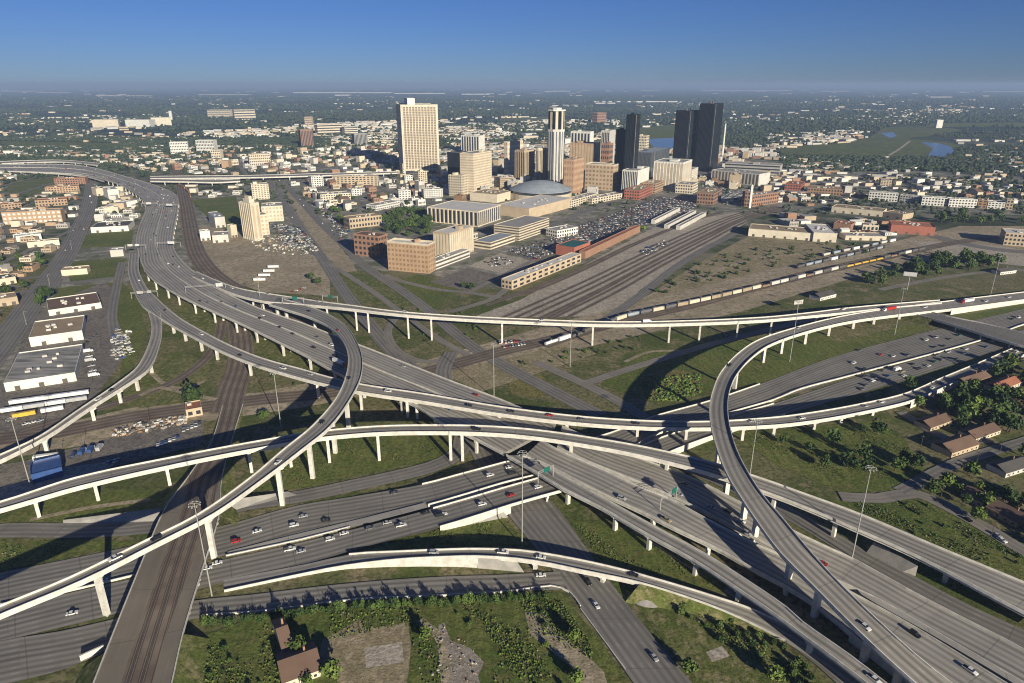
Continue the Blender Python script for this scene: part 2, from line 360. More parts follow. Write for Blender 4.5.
def viaduct(key, name, label, cat, place, rows, piers=(), mat='deck_pavement', ncol=1, colw=2.2, barrier=True, thick=2.2, group=None, slope_side=False, bh=1.0):
    a, b, md = sample_rows(rows); r = finish_road(key, a, b, place); s = r.s
    root = empty(name, (r.c[0].x, r.c[0].y, 0), label, cat, group)
    deck = MB(); wall = MB(); ba = MB(); bb = MB(); n = len(a)
    inw = [(b[i]-a[i]).normalized() for i in range(n)]
    Z = lambda v, z: Vector((v.x, v.y, v.z+z))
    runs = {}; runsb = {}
    def runb(side, i):
        l = runsb.setdefault(side, [])
        if l and l[-1][1] == i-1: l[-1][1] = i
        else: l.append([MB(), i])
        return l[-1][0]
    def run(side, i):
        l = runs.setdefault(side, [])
        if l and l[-1][1] == i-1 and (md[i] == 's') == (md[i-1] == 's'): l[-1][1] = i
        elif not (l and l[-1][1] == i): l.append([MB(), i])
        return l[-1][0]
    for i in range(n-1):
        surface(deck, a, b, s, i, 0)
        o0, o1 = inw[i], inw[i+1]
        if md[i] == 'b':
            g0, g1 = o0*0.9, o1*0.9
            for (p, q, d0, d1) in ((a[i], a[i+1], g0, g1), (b[i], b[i+1], -g0, -g1)):
                deck.face([p, q, Z(q, -.55), Z(p, -.55)], 1)
                deck.face([Z(p, -.55), Z(q, -.55), Z(q, -.55)+d1, Z(p, -.55)+d0], 1)
                deck.face([Z(p, -.55)+d0, Z(q, -.55)+d1, Z(q, -thick)+d1, Z(p, -thick)+d0], 1)
            deck.face([Z(a[i], -thick)+g0, Z(a[i+1], -thick)+g1, Z(b[i+1], -thick)-g1, Z(b[i], -thick)-g0], 1)
        elif md[i] in 'wx':
            for k_, (p, q) in enumerate(((a[i], a[i+1]), (b[i], b[i+1]))):
                run(k_, i).face([p, q, Vector((q.x, q.y, -.1)), Vector((p.x, p.y, -.1))], 0)
        elif md[i] == 's':
            for (p, q, sg) in ((a[i], a[i+1], -1), (b[i], b[i+1], 1)):
                e0 = p + o0*sg*p.z*1.7; e1 = q + o1*sg*q.z*1.7
                run(0 if sg < 0 else 1, i).face([p, q, Vector((e1.x, e1.y, -.05)), Vector((e0.x, e0.y, -.05))], 1)
        if barrier and md[i] in 'bwsx':
            lo = -.55 if md[i] == 'b' else 0
            if md[i] != 'x': strip_wall(runb(0, i), a[i]-o0*.003, a[i+1]-o1*.003, o0, o1, lo, bh, .4)
            strip_wall(runb(1, i), b[i]+o0*.003, b[i+1]+o1*.003, -o0, -o1, lo, bh, .4)
    obj('deck', deck, [M[mat], M['concrete']], root, True)
    for l in runsb.values():
        for mb_, _ in l: obj('barrier', mb_, M['concrete'], root, True)
    for l in runs.values():
        for mb_, _ in l: obj('embankment_slope' if mb_.m[0] == 1 else 'retaining_wall', mb_, [M['concrete'], M['grass']], root, True)
    # piers
    idx = []
    if isinstance(piers, (int, float)):
        nxt = piers*.5
        for i in range(n):
            if s[i] >= nxt: idx.append(i); nxt += piers
    else:
        for px, py in piers:
            idx.append(min(range(n), key=lambda i: (proj(b[i])[0]-px)**2+(proj(b[i])[1]-py)**2))
    for i in idx:
        if md[i] != 'b' or a[i].z < 3.2: continue
        p = MB(); c = r.c[i]; d = inw[i]; wd = (b[i]-a[i]).length; top = c.z-thick; an = math.atan2(d.y, d.x)
        caph = 1.5
        if ncol == 1:
            p.box(c.x, c.y, -.3, colw, colw*.8, top-caph+.3, 0, an)
            q = MB(); hw = wd*.36
            pr = [(-hw, top), (hw, top), (hw, top-caph*.5), (colw*.5, top-caph-.4), (-colw*.5, top-caph-.4), (-hw, top-caph*.5)]
            t = Vector((-d.y, d.x, 0))*colw*.45
            f1 = [Vector((c.x, c.y, 0))+d*x+Vector((0, 0, z))+t for x, z in pr]; f2 = [v-t*2 for v in f1]
            for k in range(6): q.face([f1[k], f1[(k+1) % 6], f2[(k+1) % 6], f2[k]])
            q.face(f1); q.face(f2[::-1])
        else:
            for k in range(1, ncol):
                o = (k/(ncol-1)-.5)*(wd-4.5); p2 = MB()
                p2.box(c.x+d.x*o, c.y+d.y*o, -.3, colw*.75, colw*.75, top-caph+.3, 0, an); obj('pier', p2, M['concrete'], root, True)
            o = -.5*(wd-4.5); p.box(c.x+d.x*o, c.y+d.y*o, -.3, colw*.75, colw*.75, top-caph+.3, 0, an)
            q = MB(); q.box(c.x, c.y, top-caph, wd-1.6, colw*.85, caph-.01, 0, an)
        po = obj('pier', p, M['concrete'], root, True)
        cp = bpy.data.objects.new('pier_cap', q.mesh('pier_cap', [M['concrete']], tuple(root.location))); C.objects.link(cp); cp.parent = po
    return r
def road(key, name, rows, mat='freeway_asphalt', place='', lift=None):
    a, b, md = sample_rows(rows, 0.0); r = finish_road(key, a, b, place)
    _layer[0] += 1; z = 0.02+0.004*_layer[0]
    m = MB()
    for i in range(len(a)-1): surface(m, a, b, r.s, i, 0, z)
    for l in (r.a, r.b, r.c):
        for v in l: v.z += z
    struct(name, m, M[mat]); return r
def street(key, name, pts, width, mat='street_asphalt', place='', z=0.0):
    c = catmull([P(x, y, z) for x, y in pts], [max(2, int((P(*pts[i])-P(*pts[i+1])).length/12)) for i in range(len(pts)-1)])
    n = len(c); a = []; b = []
    for i in range(n):
        t = (c[min(i+1, n-1)]-c[max(i-1, 0)]).normalized(); nn = Vector((-t.y, t.x, 0))*width/2
        a.append(c[i]+nn); b.append(c[i]-nn)
    r = finish_road(key or name+str(len(ROADS)), a, b, place)
    _layer[0] += 1; z = 0.02+0.004*_layer[0]
    m = MB()
    for i in range(n-1): surface(m, a, b, r.s, i, 0, z)
    for l in (r.a, r.b, r.c):
        for v in l: v.z += z
    struct(name, m, M[mat]); return r

# --- stretches of ground cover
patch('city_ground', [(0, 330), (60, 262), (120, 235), (180, 200), (300, 170), (420, 150), (600, 150), (760, 160), (1024, 178), (1200, 200), (1200, 216), (900, 214), (745, 214), (640, 245), (500, 290), (420, 272), (330, 270), (260, 250), (225, 235), (190, 270), (140, 262), (60, 400), (-60, 420), (-80, 360)], 'city_ground', True)
patch('grass_field', [(66, 262), (127, 258), (124, 276), (70, 282)], 'green_grass')
patch('grass_field', [(80, 235), (134, 230), (131, 246), (78, 248)], 'green_grass')
patch('grass_field', [(58, 288), (116, 282), (112, 292), (52, 300)], 'green_grass')
patch('grass_field', [(10, 182), (60, 176), (52, 190), (30, 196), (5, 192)], 'green_grass')
patch('industrial_yard', [(0, 392), (30, 320), (60, 300), (104, 282), (128, 300), (122, 360), (96, 396), (40, 432), (0, 440)], 'lot_asphalt')
patch('grass_bank', [(120, 280), (140, 300), (146, 335), (134, 366), (118, 388), (124, 340), (112, 300)], 'green_grass')
patch('grass_field', [(190, 200), (236, 196), (242, 222), (230, 232), (205, 215)], 'green_grass')
patch('dirt_yard', [(200, 225), (260, 235), (330, 262), (330, 296), (262, 292), (228, 280), (205, 262)], 'dirt')
patch('dirt_median', [(283, 186), (298, 196), (322, 224), (352, 262), (366, 288), (345, 276), (318, 246), (296, 212)], 'dirt')
patch('grass_field', [(345, 272), (380, 270), (420, 304), (400, 309), (352, 300), (336, 280)], 'grass')
patch('grass_field', [(386, 284), (420, 274), (462, 290), (440, 306), (424, 308)], 'green_grass')
patch('parking_lot', [(430, 282), (468, 268), (502, 276), (470, 292)], 'lot_asphalt')
patch('parking_lot', [(468, 266), (500, 253), (536, 262), (506, 274)], 'lot_concrete')
patch('parking_lot', [(506, 252), (540, 240), (566, 250), (535, 262)], 'lot_asphalt')
patch('parking_lot', [(545, 238), (580, 224), (660, 196), (700, 200), (690, 212), (640, 226), (590, 244), (566, 250)], 'lot_asphalt')
patch('rail_yard_ground', [(470, 318), (520, 300), (590, 262), (660, 224), (740, 212), (748, 222), (700, 250), (640, 290), (620, 316)], 'lot_concrete')
patch('waste_ground', [(612, 318), (700, 262), (748, 236), (860, 246), (870, 256), (800, 270), (700, 296)], 'dry_grass', True)
patch('rail_corridor_ground', [(-60, 452), (130, 408), (260, 392), (420, 362), (560, 322), (760, 272), (900, 240), (960, 226), (1100, 226), (1100, 250), (960, 254), (860, 276), (740, 312), (600, 344), (470, 376), (300, 408), (200, 422), (80, 446), (-60, 470)], 'dirt')
patch('scrub_ground', [(640, 350), (700, 346), (820, 330), (840, 345), (760, 378), (704, 392), (660, 405), (600, 385)], 'green_grass', True)
patch('brush_field', [(640, 378), (665, 368), (700, 374), (702, 392), (680, 402), (645, 400), (632, 390)], 'brush')
patch('brush_field', [(500, 372), (530, 366), (556, 388), (540, 398), (512, 394)], 'brush')
patch('grass_field', [(742, 372), (800, 352), (920, 322), (932, 328), (840, 356), (742, 392)], 'green_grass', True)
patch('grass_field', [(950, 318), (1060, 296), (1060, 306), (968, 322)], 'green_grass', True)
patch('grass_field', [(300, 440), (430, 432), (452, 446), (440, 458), (352, 476), (290, 490), (256, 490)], 'green_grass', True)
patch('grass_field', [(0, 520), (60, 490), (160, 490), (165, 512), (60, 524), (0, 530)], 'green_grass', True)
patch('grass_field', [(0, 541), (140, 541), (125, 546), (0, 570)], 'green_grass', True)
patch('grass_field', [(362, 552), (440, 528), (500, 514), (530, 545), (470, 546), (400, 549)], 'green_grass', True)
patch('grass_field', [(570, 520), (640, 530), (760, 598), (720, 592), (600, 560)], 'green_grass', True)
patch('grass_field', [(190, 640), (270, 612), (560, 592), (600, 640), (640, 700), (640, 760), (150, 760)], 'green_grass', True)
patch('grass_bank', [(625, 590), (700, 606), (780, 648), (850, 700), (880, 770), (770, 770), (700, 690)], 'grass', True)
patch('grass_field', [(830, 500), (930, 500), (1060, 570), (1040, 590), (900, 528)], 'green_grass', True)
patch('bare_lot', [(322, 640), (338, 632), (360, 619), (363, 629), (400, 624), (408, 622), (411, 645), (409, 668), (404, 700), (340, 700), (336, 672), (318, 662)], 'dry_grass', True)
patch('rubble_lot', [(438, 626), (444, 622), (450, 640), (470, 648), (484, 662), (478, 676), (484, 700), (440, 700), (446, 668)], 'rubble', True)
patch('dirt_path', [(525, 612), (545, 612), (552, 628), (582, 650), (604, 672), (612, 700), (590, 700), (572, 668), (548, 648), (530, 634)], 'dirt', True)
patch('concrete_pad', [(364, 648), (402, 642), (404, 662), (366, 668)], 'lot_concrete', True)
patch('concrete_pad', [(706, 652), (722, 646), (730, 656), (712, 662)], 'lot_concrete', True)
patch('truck_yard', [(-40, 470), (20, 462), (180, 420), (205, 420), (200, 445), (100, 470), (0, 496), (-60, 505)], 'lot_asphalt', True)
patch('sidewalk_lot', [(905, 240), (1000, 246), (1060, 256), (1060, 270), (985, 262), (930, 250)], 'lot_concrete')
patch('riverside_meadow', [(775, 150), (800, 146), (845, 143), (870, 137), (885, 127), (930, 126), (965, 130), (930, 136), (905, 138), (935, 141), (958, 144), (960, 152), (935, 158), (860, 158), (790, 156)], 'dry_green')
patch('riverside_meadow', [(640, 128), (680, 124), (680, 150), (645, 152)], 'green_grass')
patch('river', [(921, 142), (938, 143), (952, 147), (954, 152), (946, 157), (925, 158), (930, 153), (933, 148)], 'water')
patch('river', [(880, 133), (893, 132), (897, 136), (890, 138)], 'water')
patch('river', [(646, 139), (690, 137), (690, 149), (655, 149)], 'water')
patch('meadow', [(0, 141), (120, 143), (120, 148), (0, 147)], 'green_grass')
patch('meadow', [(500, 118), (560, 116), (560, 120), (500, 121)], 'grass')
patch('meadow', [(930, 123), (1100, 122), (1100, 126), (930, 127)], 'green_grass')

patch('grass_field', [(735, 432), (800, 428), (880, 420), (905, 440), (930, 480), (900, 492), (840, 492), (770, 462)], 'green_grass', True)
patch('dirt_yard', [(190, 300), (240, 320), (300, 345), (345, 362), (330, 374), (262, 362), (205, 335), (172, 315)], 'grass', True)
patch('dirt_yard', [(110, 400), (150, 370), (175, 350), (210, 365), (205, 400), (140, 408)], 'grass', True)
patch('dirt_yard', [(440, 372), (500, 360), (560, 346), (600, 352), (560, 366), (480, 392)], 'dry_grass', True)
patch('gravel_lot', [(0, 488), (30, 478), (45, 470), (120, 460), (100, 476), (0, 500)], 'lot_concrete', True)
for pts_, w_ in (([(150, 372), (168, 386), (188, 388), (206, 380)], 4), ([(196, 398), (182, 408), (176, 416), (190, 422)], 4), ([(440, 392), (470, 402), (520, 424)], 4), ([(625, 362), (650, 352), (690, 350), (720, 342)], 4),
                 ([(255, 268), (280, 276), (310, 282), (330, 276)], 5), ([(700, 282), (740, 262), (800, 254), (860, 250)], 5), ([(640, 300), (700, 275), (760, 258)], 4), ([(420, 620), (440, 640), (446, 683)], 4), ([(590, 500), (640, 535), (700, 575)], 1.5), ([(30, 520), (90, 508), (150, 500)], 4)):
    c = [P(*v) for v in pts_]; c = catmull(c, [6]*(len(c)-1)); _layer[0] += 1; z_ = .02+.004*_layer[0]; m = MB()
    for i in range(len(c)-1):
        t = (c[i+1]-c[i]).normalized(); nn = Vector((-t.y, t.x, 0))*w_/2; zz = Vector((0, 0, z_)); m.face([c[i]-nn+zz, c[i+1]-nn+zz, c[i+1]+nn+zz, c[i]+nn+zz])
    struct('dirt_track', m, M['dirt'])
# --- streets at grade
street('left_street', 'street', [(92, 179), (89, 205), (78, 232), (62, 262), (34, 300), (0, 346), (-60, 420)], 27, 'street_asphalt', 'the wide street at far left')
street(None, 'street', [(-20, 288), (58, 284), (130, 276)], 11)
street(None, 'street', [(122, 262), (116, 290), (112, 318), (118, 350)], 10)
street('west_avenue', 'avenue', [(262, 172), (271, 185), (283, 202), (298, 224), (312, 244), (326, 264), (340, 286), (356, 308), (378, 335), (396, 355), (425, 380)], 15, 'street_asphalt', 'the avenue beside the dirt median')
street('east_avenue', 'avenue', [(276, 176), (298, 198), (320, 222), (342, 243), (367, 268), (402, 291), (430, 312), (470, 345), (510, 369), (550, 390), (600, 416)], 14, 'street_asphalt', 'the avenue passing the brick hotel')
street(None, 'slip_road', [(330, 264), (352, 278), (376, 294), (400, 312), (440, 340), (480, 362)], 8, 'plain_road')
street(None, 'street', [(535, 362), (584, 384), (615, 400), (645, 418)], 10, 'plain_road')
street(None, 'street', [(584, 384), (620, 372), (652, 362), (716, 343), (760, 332), (840, 312)], 9, 'plain_road')
street(None, 'turnaround', [(396, 318), (388, 330), (392, 345), (405, 356), (425, 362), (455, 360)], 8, 'plain_road')
street('north_street', 'street', [(512, 285), (490, 300), (450, 312)], 9, 'plain_road')
street(None, 'street', [(420, 275), (470, 258), (500, 246), (560, 222), (600, 206), (650, 190), (700, 186)], 13)
street(None, 'street', [(470, 292), (510, 272), (555, 250), (600, 228)], 8, 'plain_road')
street(None, 'street', [(384, 275), (400, 281), (440, 290), (470, 293), (510, 300)], 9, 'plain_road')
street(None, 'street', [(560, 222), (580, 212), (572, 200), (560, 192)], 12)
street(None, 'street', [(700, 206), (760, 212), (830, 205), (900, 205), (1060, 214)], 12)
street(None, 'street', [(740, 190), (800, 200), (860, 200), (1060, 208)], 9)
street(None, 'street', [(880, 290), (930, 280), (990, 272), (1080, 268)], 9, 'plain_road')
street(None, 'street', [(930, 235), (960, 243), (1000, 250), (1060, 254)], 24)
street(None, 'boulevard', [(232, 150), (238, 162), (250, 178), (268, 186)], 12)
street(None, 'boulevard', [(395, 150), (380, 160), (352, 168), (310, 176)], 12)
street(None, 'track_road', [(609, 318), (640, 296), (672, 270), (703, 250), (735, 234)], 12, 'street_asphalt')
street(None, 'park_path', [(886, 157), (898, 150), (910, 141)], 9, 'lot_concrete')
# --- railway tracks on ballast
for k, pts in enumerate((
    [(176, 170), (181, 183), (186, 205), (190, 228), (196, 252), (208, 270), (228, 286), (262, 306), (300, 328)],
    )):
    street('station_rails', 'railway_tracks', pts, 26, 'ballast')
street('east_west_rails', 'railway_tracks', [(-60, 448), (0, 439), (60, 432), (130, 418), (200, 408), (260, 400), (330, 393), (400, 379), (450, 366), (500, 352), (560, 338), (620, 322), (700, 303), (800, 276), (900, 254), (960, 242), (1060, 230)], 20, 'ballast')
street('wagon_rails', 'railway_tracks', [(545, 347), (586, 333), (624, 319), (660, 311), (700, 302.5), (760, 288.5), (820, 274), (889, 258), (930, 249)], 10, 'ballast')
street(None, 'railway_tracks', [(20, 432), (101, 408), (150, 392), (178, 380), (205, 360), (218, 340), (222, 320)], 10, 'ballast')
for k in range(6):
    e_ = k*1.0
    street(None, 'railway_tracks', [(500+k*13, 319), (575+k*9, 286+k*.9), (632+k*6, 259+k*1.4), (688+k*4.2, 233+k*1.6), (734+k*3, 215+k*1.1), (775+k*2, 206+k*.6)], 5.2, 'ballast')
street(None, 'railway_tracks', [(548, 318), (603, 290), (652, 263), (700, 239), (745, 219), (780, 209)], 5.2, 'ballast')
street(None, 'railway_tracks', [(500, 300), (540, 288), (590, 266), (640, 242), (690, 222), (722, 212)], 10.4, 'ballast')
street(None, 'railway_tracks', [(486, 306), (530, 290), (584, 267), (632, 244)], 5.2, 'ballast')
street(None, 'railway_tracks', [(236, 318), (240, 340), (240, 365), (232, 390), (226, 412)], 22, 'ballast')
street(None, 'gravel_track', [(140, 396), (160, 388), (190, 395), (216, 400)], 5, 'dirt')
# --- frontage roads and streets at grade near the junction
street('frontage_north', 'frontage_road', [(-60, 538), (0, 531), (80, 531), (150, 527), (215, 512), (250, 504), (300, 497), (352, 486), (415, 472), (445, 462), (462, 448), (462, 425), (452, 400), (443, 372), (452, 352)], 13, 'street_asphalt', 'the frontage road under the trunk highway')
road('cross_street', 'cross_street', [(464, 440, 492, 438, 0), (480, 470, 518, 468, 0), (509, 516, 561, 513, 0), (535, 548, 587, 550, 0), (576, 602, 625, 602, 0), (619, 663, 674, 663, 0), (645, 700, 706, 700, 0), (700, 775, 770, 775, 0)], 'street_asphalt', 'the cross street at bottom centre')
road('south_frontage', 'frontage_road', [(-60, 660, -60, 694, 0), (0, 642, 0, 686, 0), (60, 632, 70, 668, 0), (105, 622, 110, 650, 0), (190, 602, 192, 620, 0), (250, 595.5, 251, 612, 0), (339, 585, 345, 600, 0), (428, 578, 430, 596, 0), (510, 575, 512, 592, 0), (560, 572, 565, 590, 0)], 'freeway_asphalt', 'the frontage road at the bottom left')
street('east_frontage', 'frontage_road', [(640, 450), (700, 472), (779, 509), (820, 532), (860, 556), (905, 580), (965, 612), (1030, 642), (1100, 675)], 12, 'street_asphalt', 'the narrow road between the two right-hand carriageways')
road('ditch_road', 'frontage_road', [(735, 583, 722, 592, 0), (790, 622, 775, 634, 0), (840, 655, 815, 665, 0), (890, 690, 860, 705, 0), (960, 745, 930, 765, 0)], 'street_asphalt', 'the sunken road at bottom right')
street('right_street', 'street', [(840, 497), (880, 499), (915, 494), (945, 506), (985, 528), (1024, 552), (1090, 590)], 10, 'plain_road', 'the narrow street by the houses at right')
street(None, 'street', [(900, 492), (960, 462), (1024, 442), (1080, 424)], 9)
street(None, 'street', [(900, 412), (950, 440), (990, 440)], 8)
# --- interstate at grade, rising over the cross street
viaduct('westbound', 'freeway_carriageway', 'westbound freeway carriageway running along the upper side of the wide concrete median', 'freeway', 'the upper carriageway of the lower-left freeway',
    [(-70, 586, -70, 622, .3, 'g'), (0, 571, 0, 605, .3, 'g'), (110, 549, 115, 578, .3, 'g'), (223, 524, 228, 553, .3, 'g'), (297, 504, 300, 535, .4, 'g'), (350, 495.5, 350, 523, .6, 'g'), (422, 483, 428, 504, 2, 'w'), (460, 473, 470, 492, 4, 'w'),
     (490, 465, 503, 482, 5.2, 'b'), (545, 450, 560, 468, 6, 'b'), (610, 432, 625, 450, 6, 'w'), (652, 416, 655, 434, 4, 'w'), (711, 399.5, 722, 414, 2, 'w'), (760, 383, 774, 399, .6, 'g'), (837, 355, 850, 375.5, .3, 'g'), (951, 325, 962, 344.5, .3, 'g'), (1024, 308, 1040, 320, .3, 'g'), (1110, 286, 1120, 300, .3, 'g')],
    piers=[(520, 478), (560, 468)], mat='freeway_asphalt', ncol=5, colw=1.6, thick=1.5)
viaduct('eastbound', 'freeway_carriageway', 'eastbound freeway carriageway along the lower side of the wide concrete median, bridging the cross street', 'freeway', 'the lower carriageway of the lower-left freeway',
    [(-70, 626, -70, 660, .3, 'g'), (0, 608, 0, 640, .3, 'g'), (105, 583, 108, 614, .3, 'g'), (223, 558, 225, 580, .3, 'g'), (300, 541, 305, 563, .3, 'g'), (360, 526, 358, 547, .7, 'g'), (433, 507, 440, 526, 2.5, 'w'), (475, 495, 483, 513, 4.5, 'w'),
     (502, 487, 511, 504, 5.5, 'b'), (545, 475, 561, 490, 6, 'b'), (620, 455, 640, 470, 6, 'w'), (660, 437, 668, 452, 4, 'w'), (732, 414.5, 740, 426, 2, 'w'), (774, 402.5, 786, 413, .6, 'g'), (850, 378, 864, 391, .3, 'g'), (930, 355, 942, 367, .3, 'g'), (978, 342, 989, 352, .3, 'g'), (1040, 324, 1050, 334, .3, 'g'), (1120, 303, 1130, 312, .3, 'g')],
    piers=[(503, 506), (551, 493)], mat='freeway_asphalt', ncol=5, colw=1.6, thick=1.5)
def wall_line(pts, h, name, label, cat, th=.5, z0=0.0, mat='concrete', group=None, segs=False):
    c = catmull([P(x, y, z0) for x, y in pts], [max(2, int((P(*pts[i])-P(*pts[i+1])).length/10)) for i in range(len(pts)-1)])
    m = MB()
    for i in range(len(c)-1):
        t = (c[i+1]-c[i]).normalized(); nn = Vector((-t.y, t.x, 0))*th
        p, q = c[i], c[i+1]; up = Vector((0, 0, h))
        m.face([p, q, q+up, p+up]); m.face([p+up, q+up, q+up+nn, p+up+nn]); m.face([p+nn, p+up+nn, q+up+nn, q+nn])
        if i in (0, len(c)-2):
            e = p if i == 0 else q; m.face([e, e+up, e+up+nn, e+nn])
    base = c[0]; o = bpy.data.objects.new(name, m.mesh(name, [M[mat]], (base.x, base.y, 0))); C.objects.link(o); o.location = (base.x, base.y, 0)
    return tag(o, label, cat, group)
# wide concrete median of the western freeway
road('median_west', 'median_strip', [(228, 552, 226, 558, .32), (300, 534, 302, 541, .42), (350, 522, 352, 528, .62), (424, 503.5, 428, 508, 2.1)], 'median_concrete')
wall_line([(0, 606), (60, 594), (140, 575)], 1.1, 'median_barrier', 'pale concrete barrier between the carriageways left of the rail bridge', 'barrier', .5, .3)
wall_line([(226, 557), (302, 540.5), (350, 528)], 1.1, 'median_barrier', 'pale barrier along the lower edge of the wide concrete median', 'barrier', .6, .35)
wall_line([(732, 413), (774, 400.5), (801, 389.5), (850, 376.5), (984, 340), (1024, 325), (1110, 302)], 1.2, 'median_barrier', 'long white barrier between the crowded carriageways at right', 'barrier', .8, .3)
wall_line([(81, 662), (105, 651)], 3.0, 'retaining_wall', 'short white wall at the bottom left end of the rail bridge', 'wall', .8)
wall_line([(205, 616), (260, 612.5), (352, 601), (428, 597.3), (510, 592.5), (551, 587), (569, 593), (580, 607)], 1.0, 'roadside_wall', 'low white wall curving along the bottom frontage road to the cross street', 'wall', .5)
wall_line([(580, 609), (600, 636), (625, 670)], .5, 'kerb_wall', 'thin pale kerb down the left side of the cross street', 'kerb', .4)

# --- rail bridge (bottom left)
viaduct('rail_bridge', 'rail_bridge', 'broad grey rail bridge with brown track beds crossing over the freeway at bottom left', 'bridge', 'the rail bridge',
    [(222, 405, 243, 403.5, .3, 's'), (211, 440, 232, 439, 2, 's'), (188, 475, 222, 477, 4.5, 's'), (164, 508, 219, 514, 6, 'b'), (142, 558.7, 203, 566, 6, 'b'), (105, 650, 183, 632, 6, 's'), (85, 700, 170, 690, 6, 's'), (55, 775, 150, 765, 6, 's')],
    piers=26, mat='bridge_slab', ncol=6, colw=1.4, thick=1.4, bh=.6)
def bed(rows):
    a, b, md = sample_rows(rows, 0.0); r = finish_road('k', a, b, '')
    m = MB()
    for i in range(len(a)-1):
        surface(m, a, b, r.s, i, 0, .05)
        for p, q in ((a[i], a[i+1]), (b[i], b[i+1])): m.face([p, q, q+Vector((0, 0, .05)), p+Vector((0, 0, .05))])
    struct('railway_tracks', m, M['ballast'])
bed([(223, 405, 242, 404, .35), (212, 440, 231, 439, 2.05), (191, 475, 220, 477, 4.55), (182, 509, 211, 512.5, 6.05), (163, 560, 192, 563, 6.05), (135, 640, 166, 635, 6.05), (117, 695, 150, 690, 6.05), (92, 770, 128, 766, 6.05)])

# --- viaducts
viaduct('trunk', 'trunk_highway', 'very wide elevated trunk highway curving from upper left to middle, barrier down its centre', 'highway', 'the wide trunk highway',
    [(-30, 163.5, -26, 170, 8), (10, 164, 14, 171, 8), (60, 164, 56, 172.5, 9), (88, 166.5, 82, 174.5, 9), (127, 176.6, 112, 181.5, 10), (158, 186, 132, 191, 10), (176, 194.5, 144, 201, 11), (178, 208, 145, 210, 11), (175, 225, 139, 227, 11), (173, 242.5, 136, 242.5, 11), (177, 254, 139, 255, 12), (188, 266, 147, 274, 12), (204, 278, 165, 287, 12.5), (222, 290, 183, 297, 13), (253, 305, 218, 313, 13), (280, 315, 245, 325, 13), (303, 322.5, 272, 338, 13), (340, 337, 308, 356, 12.5), (367, 347, 333, 370, 12.3), (405, 362, 368, 386, 12), (451, 380, 412, 403, 12), (497, 397, 445, 424, 12), (525, 409, 474, 437, 12), (556, 424, 503, 452, 12)],
    piers=42, mat='freeway_concrete', ncol=5)
tr = ROADS['trunk']; m = MB(); n_ = len(tr.a)
for i in range(4, n_-1):
    p, q_ = tr.a[i].lerp(tr.b[i], .47), tr.a[i+1].lerp(tr.b[i+1], .47); d = (tr.b[i]-tr.a[i]).normalized()
    strip_wall(m, p, q_, d, d, 0, .95, .7)
tk = [o for o in bpy.data.objects if o.name == 'trunk_highway'][0]
obj('median_barrier', m, M['concrete'], tk, True)
viaduct('main_lanes', 'elevated_carriageway', 'broad tan southbound carriageway on piers, middle of the three at lower right', 'highway', 'the broad middle carriageway at lower right',
    [(541, 439, 523, 455.5, 12), (556, 447.6, 541, 461, 12), (612, 472.5, 585, 484, 11.5), (640, 486, 610.5, 496.5, 11), (668.5, 497, 640, 510, 10.5), (703, 515.7, 674, 527, 10), (753, 541.5, 722, 550, 8), (781, 554, 755, 569, 7), (806, 567, 785, 585, 6), (838, 584, 817, 605, 5), (868, 600, 850, 632, 4, 'w'), (915, 626, 885, 660, 3.5, 'w'), (1000, 678, 950, 715, 3, 'w'), (1060, 715, 1010, 770, 3, 'w')],
    piers=36, mat='freeway_concrete', ncol=3)
viaduct('collector', 'elevated_ramp', 'narrow elevated ramp on single piers, running left of the broad tan carriageway', 'highway ramp', 'the narrow ramp left of the broad carriageway',
    [(524, 453.5, 506, 454, 12), (541, 462.5, 528, 466.5, 12), (575, 481, 562, 487, 12), (611, 501, 600, 506, 12), (656, 526, 645, 532, 11.5), (702.7, 551.2, 692, 558, 11), (746, 578.5, 735, 586, 10.5), (787, 606.5, 776, 614, 10), (803, 621, 792, 626, 9.5), (850, 654, 839, 661, 9), (887, 682.5, 874, 688, 8), (960, 740, 945, 746, 7)],
    piers=[(562, 490), (606, 514), (650, 537), (697, 563), (740, 592), (813, 644), (872, 688)])
viaduct('north_lanes', 'elevated_carriageway', 'grey northbound carriageway at lower right, uppermost of the three side by side', 'highway', 'the upper carriageway at lower right',
    [(562, 425, 557, 446, 12), (610, 446, 588, 460.5, 11.5), (690, 476, 652, 486.5, 10.5), (736, 499, 698, 507.5, 9), (790, 528, 752, 535.5, 7), (830, 547, 800, 560, 5), (854, 558, 836, 579, 4, 'w'), (906, 587, 874, 596, 3.5, 'w'), (942, 606, 920, 622, 3, 'w'), (1024, 648, 1006, 672, 3, 'w'), (1090, 685, 1068, 708, 3, 'w')],
    piers=36, mat='freeway_concrete', ncol=3)
road('median_south', 'median_strip', [(856, 589, 861, 595, 3.7), (874, 598, 879, 606, 3.55), (922, 624, 924, 631, 3.05), (1008, 674, 1010, 682, 3.05), (1070, 710, 1068, 719, 3.05)], 'median_concrete')
viaduct('left_ramp', 'elevated_ramp', 'elevated ramp peeling off left over the truck yard and leaving at the left edge', 'highway ramp', 'the ramp over the truck yard at left',
    [(148, 312, 160, 311, 14), (151.5, 326, 162, 326, 14), (149, 342, 160, 343, 13.5), (137, 366, 149, 368, 13), (117, 382.5, 130, 382, 13), (76, 410.5, 90, 407, 12), (38, 436, 48, 435, 11), (0, 453.6, 6, 457, 10), (-70, 483, -62, 488, 9)],
    piers=[(153, 360), (140, 375), (126, 388), (101, 402), (51, 434), (-10, 464)])
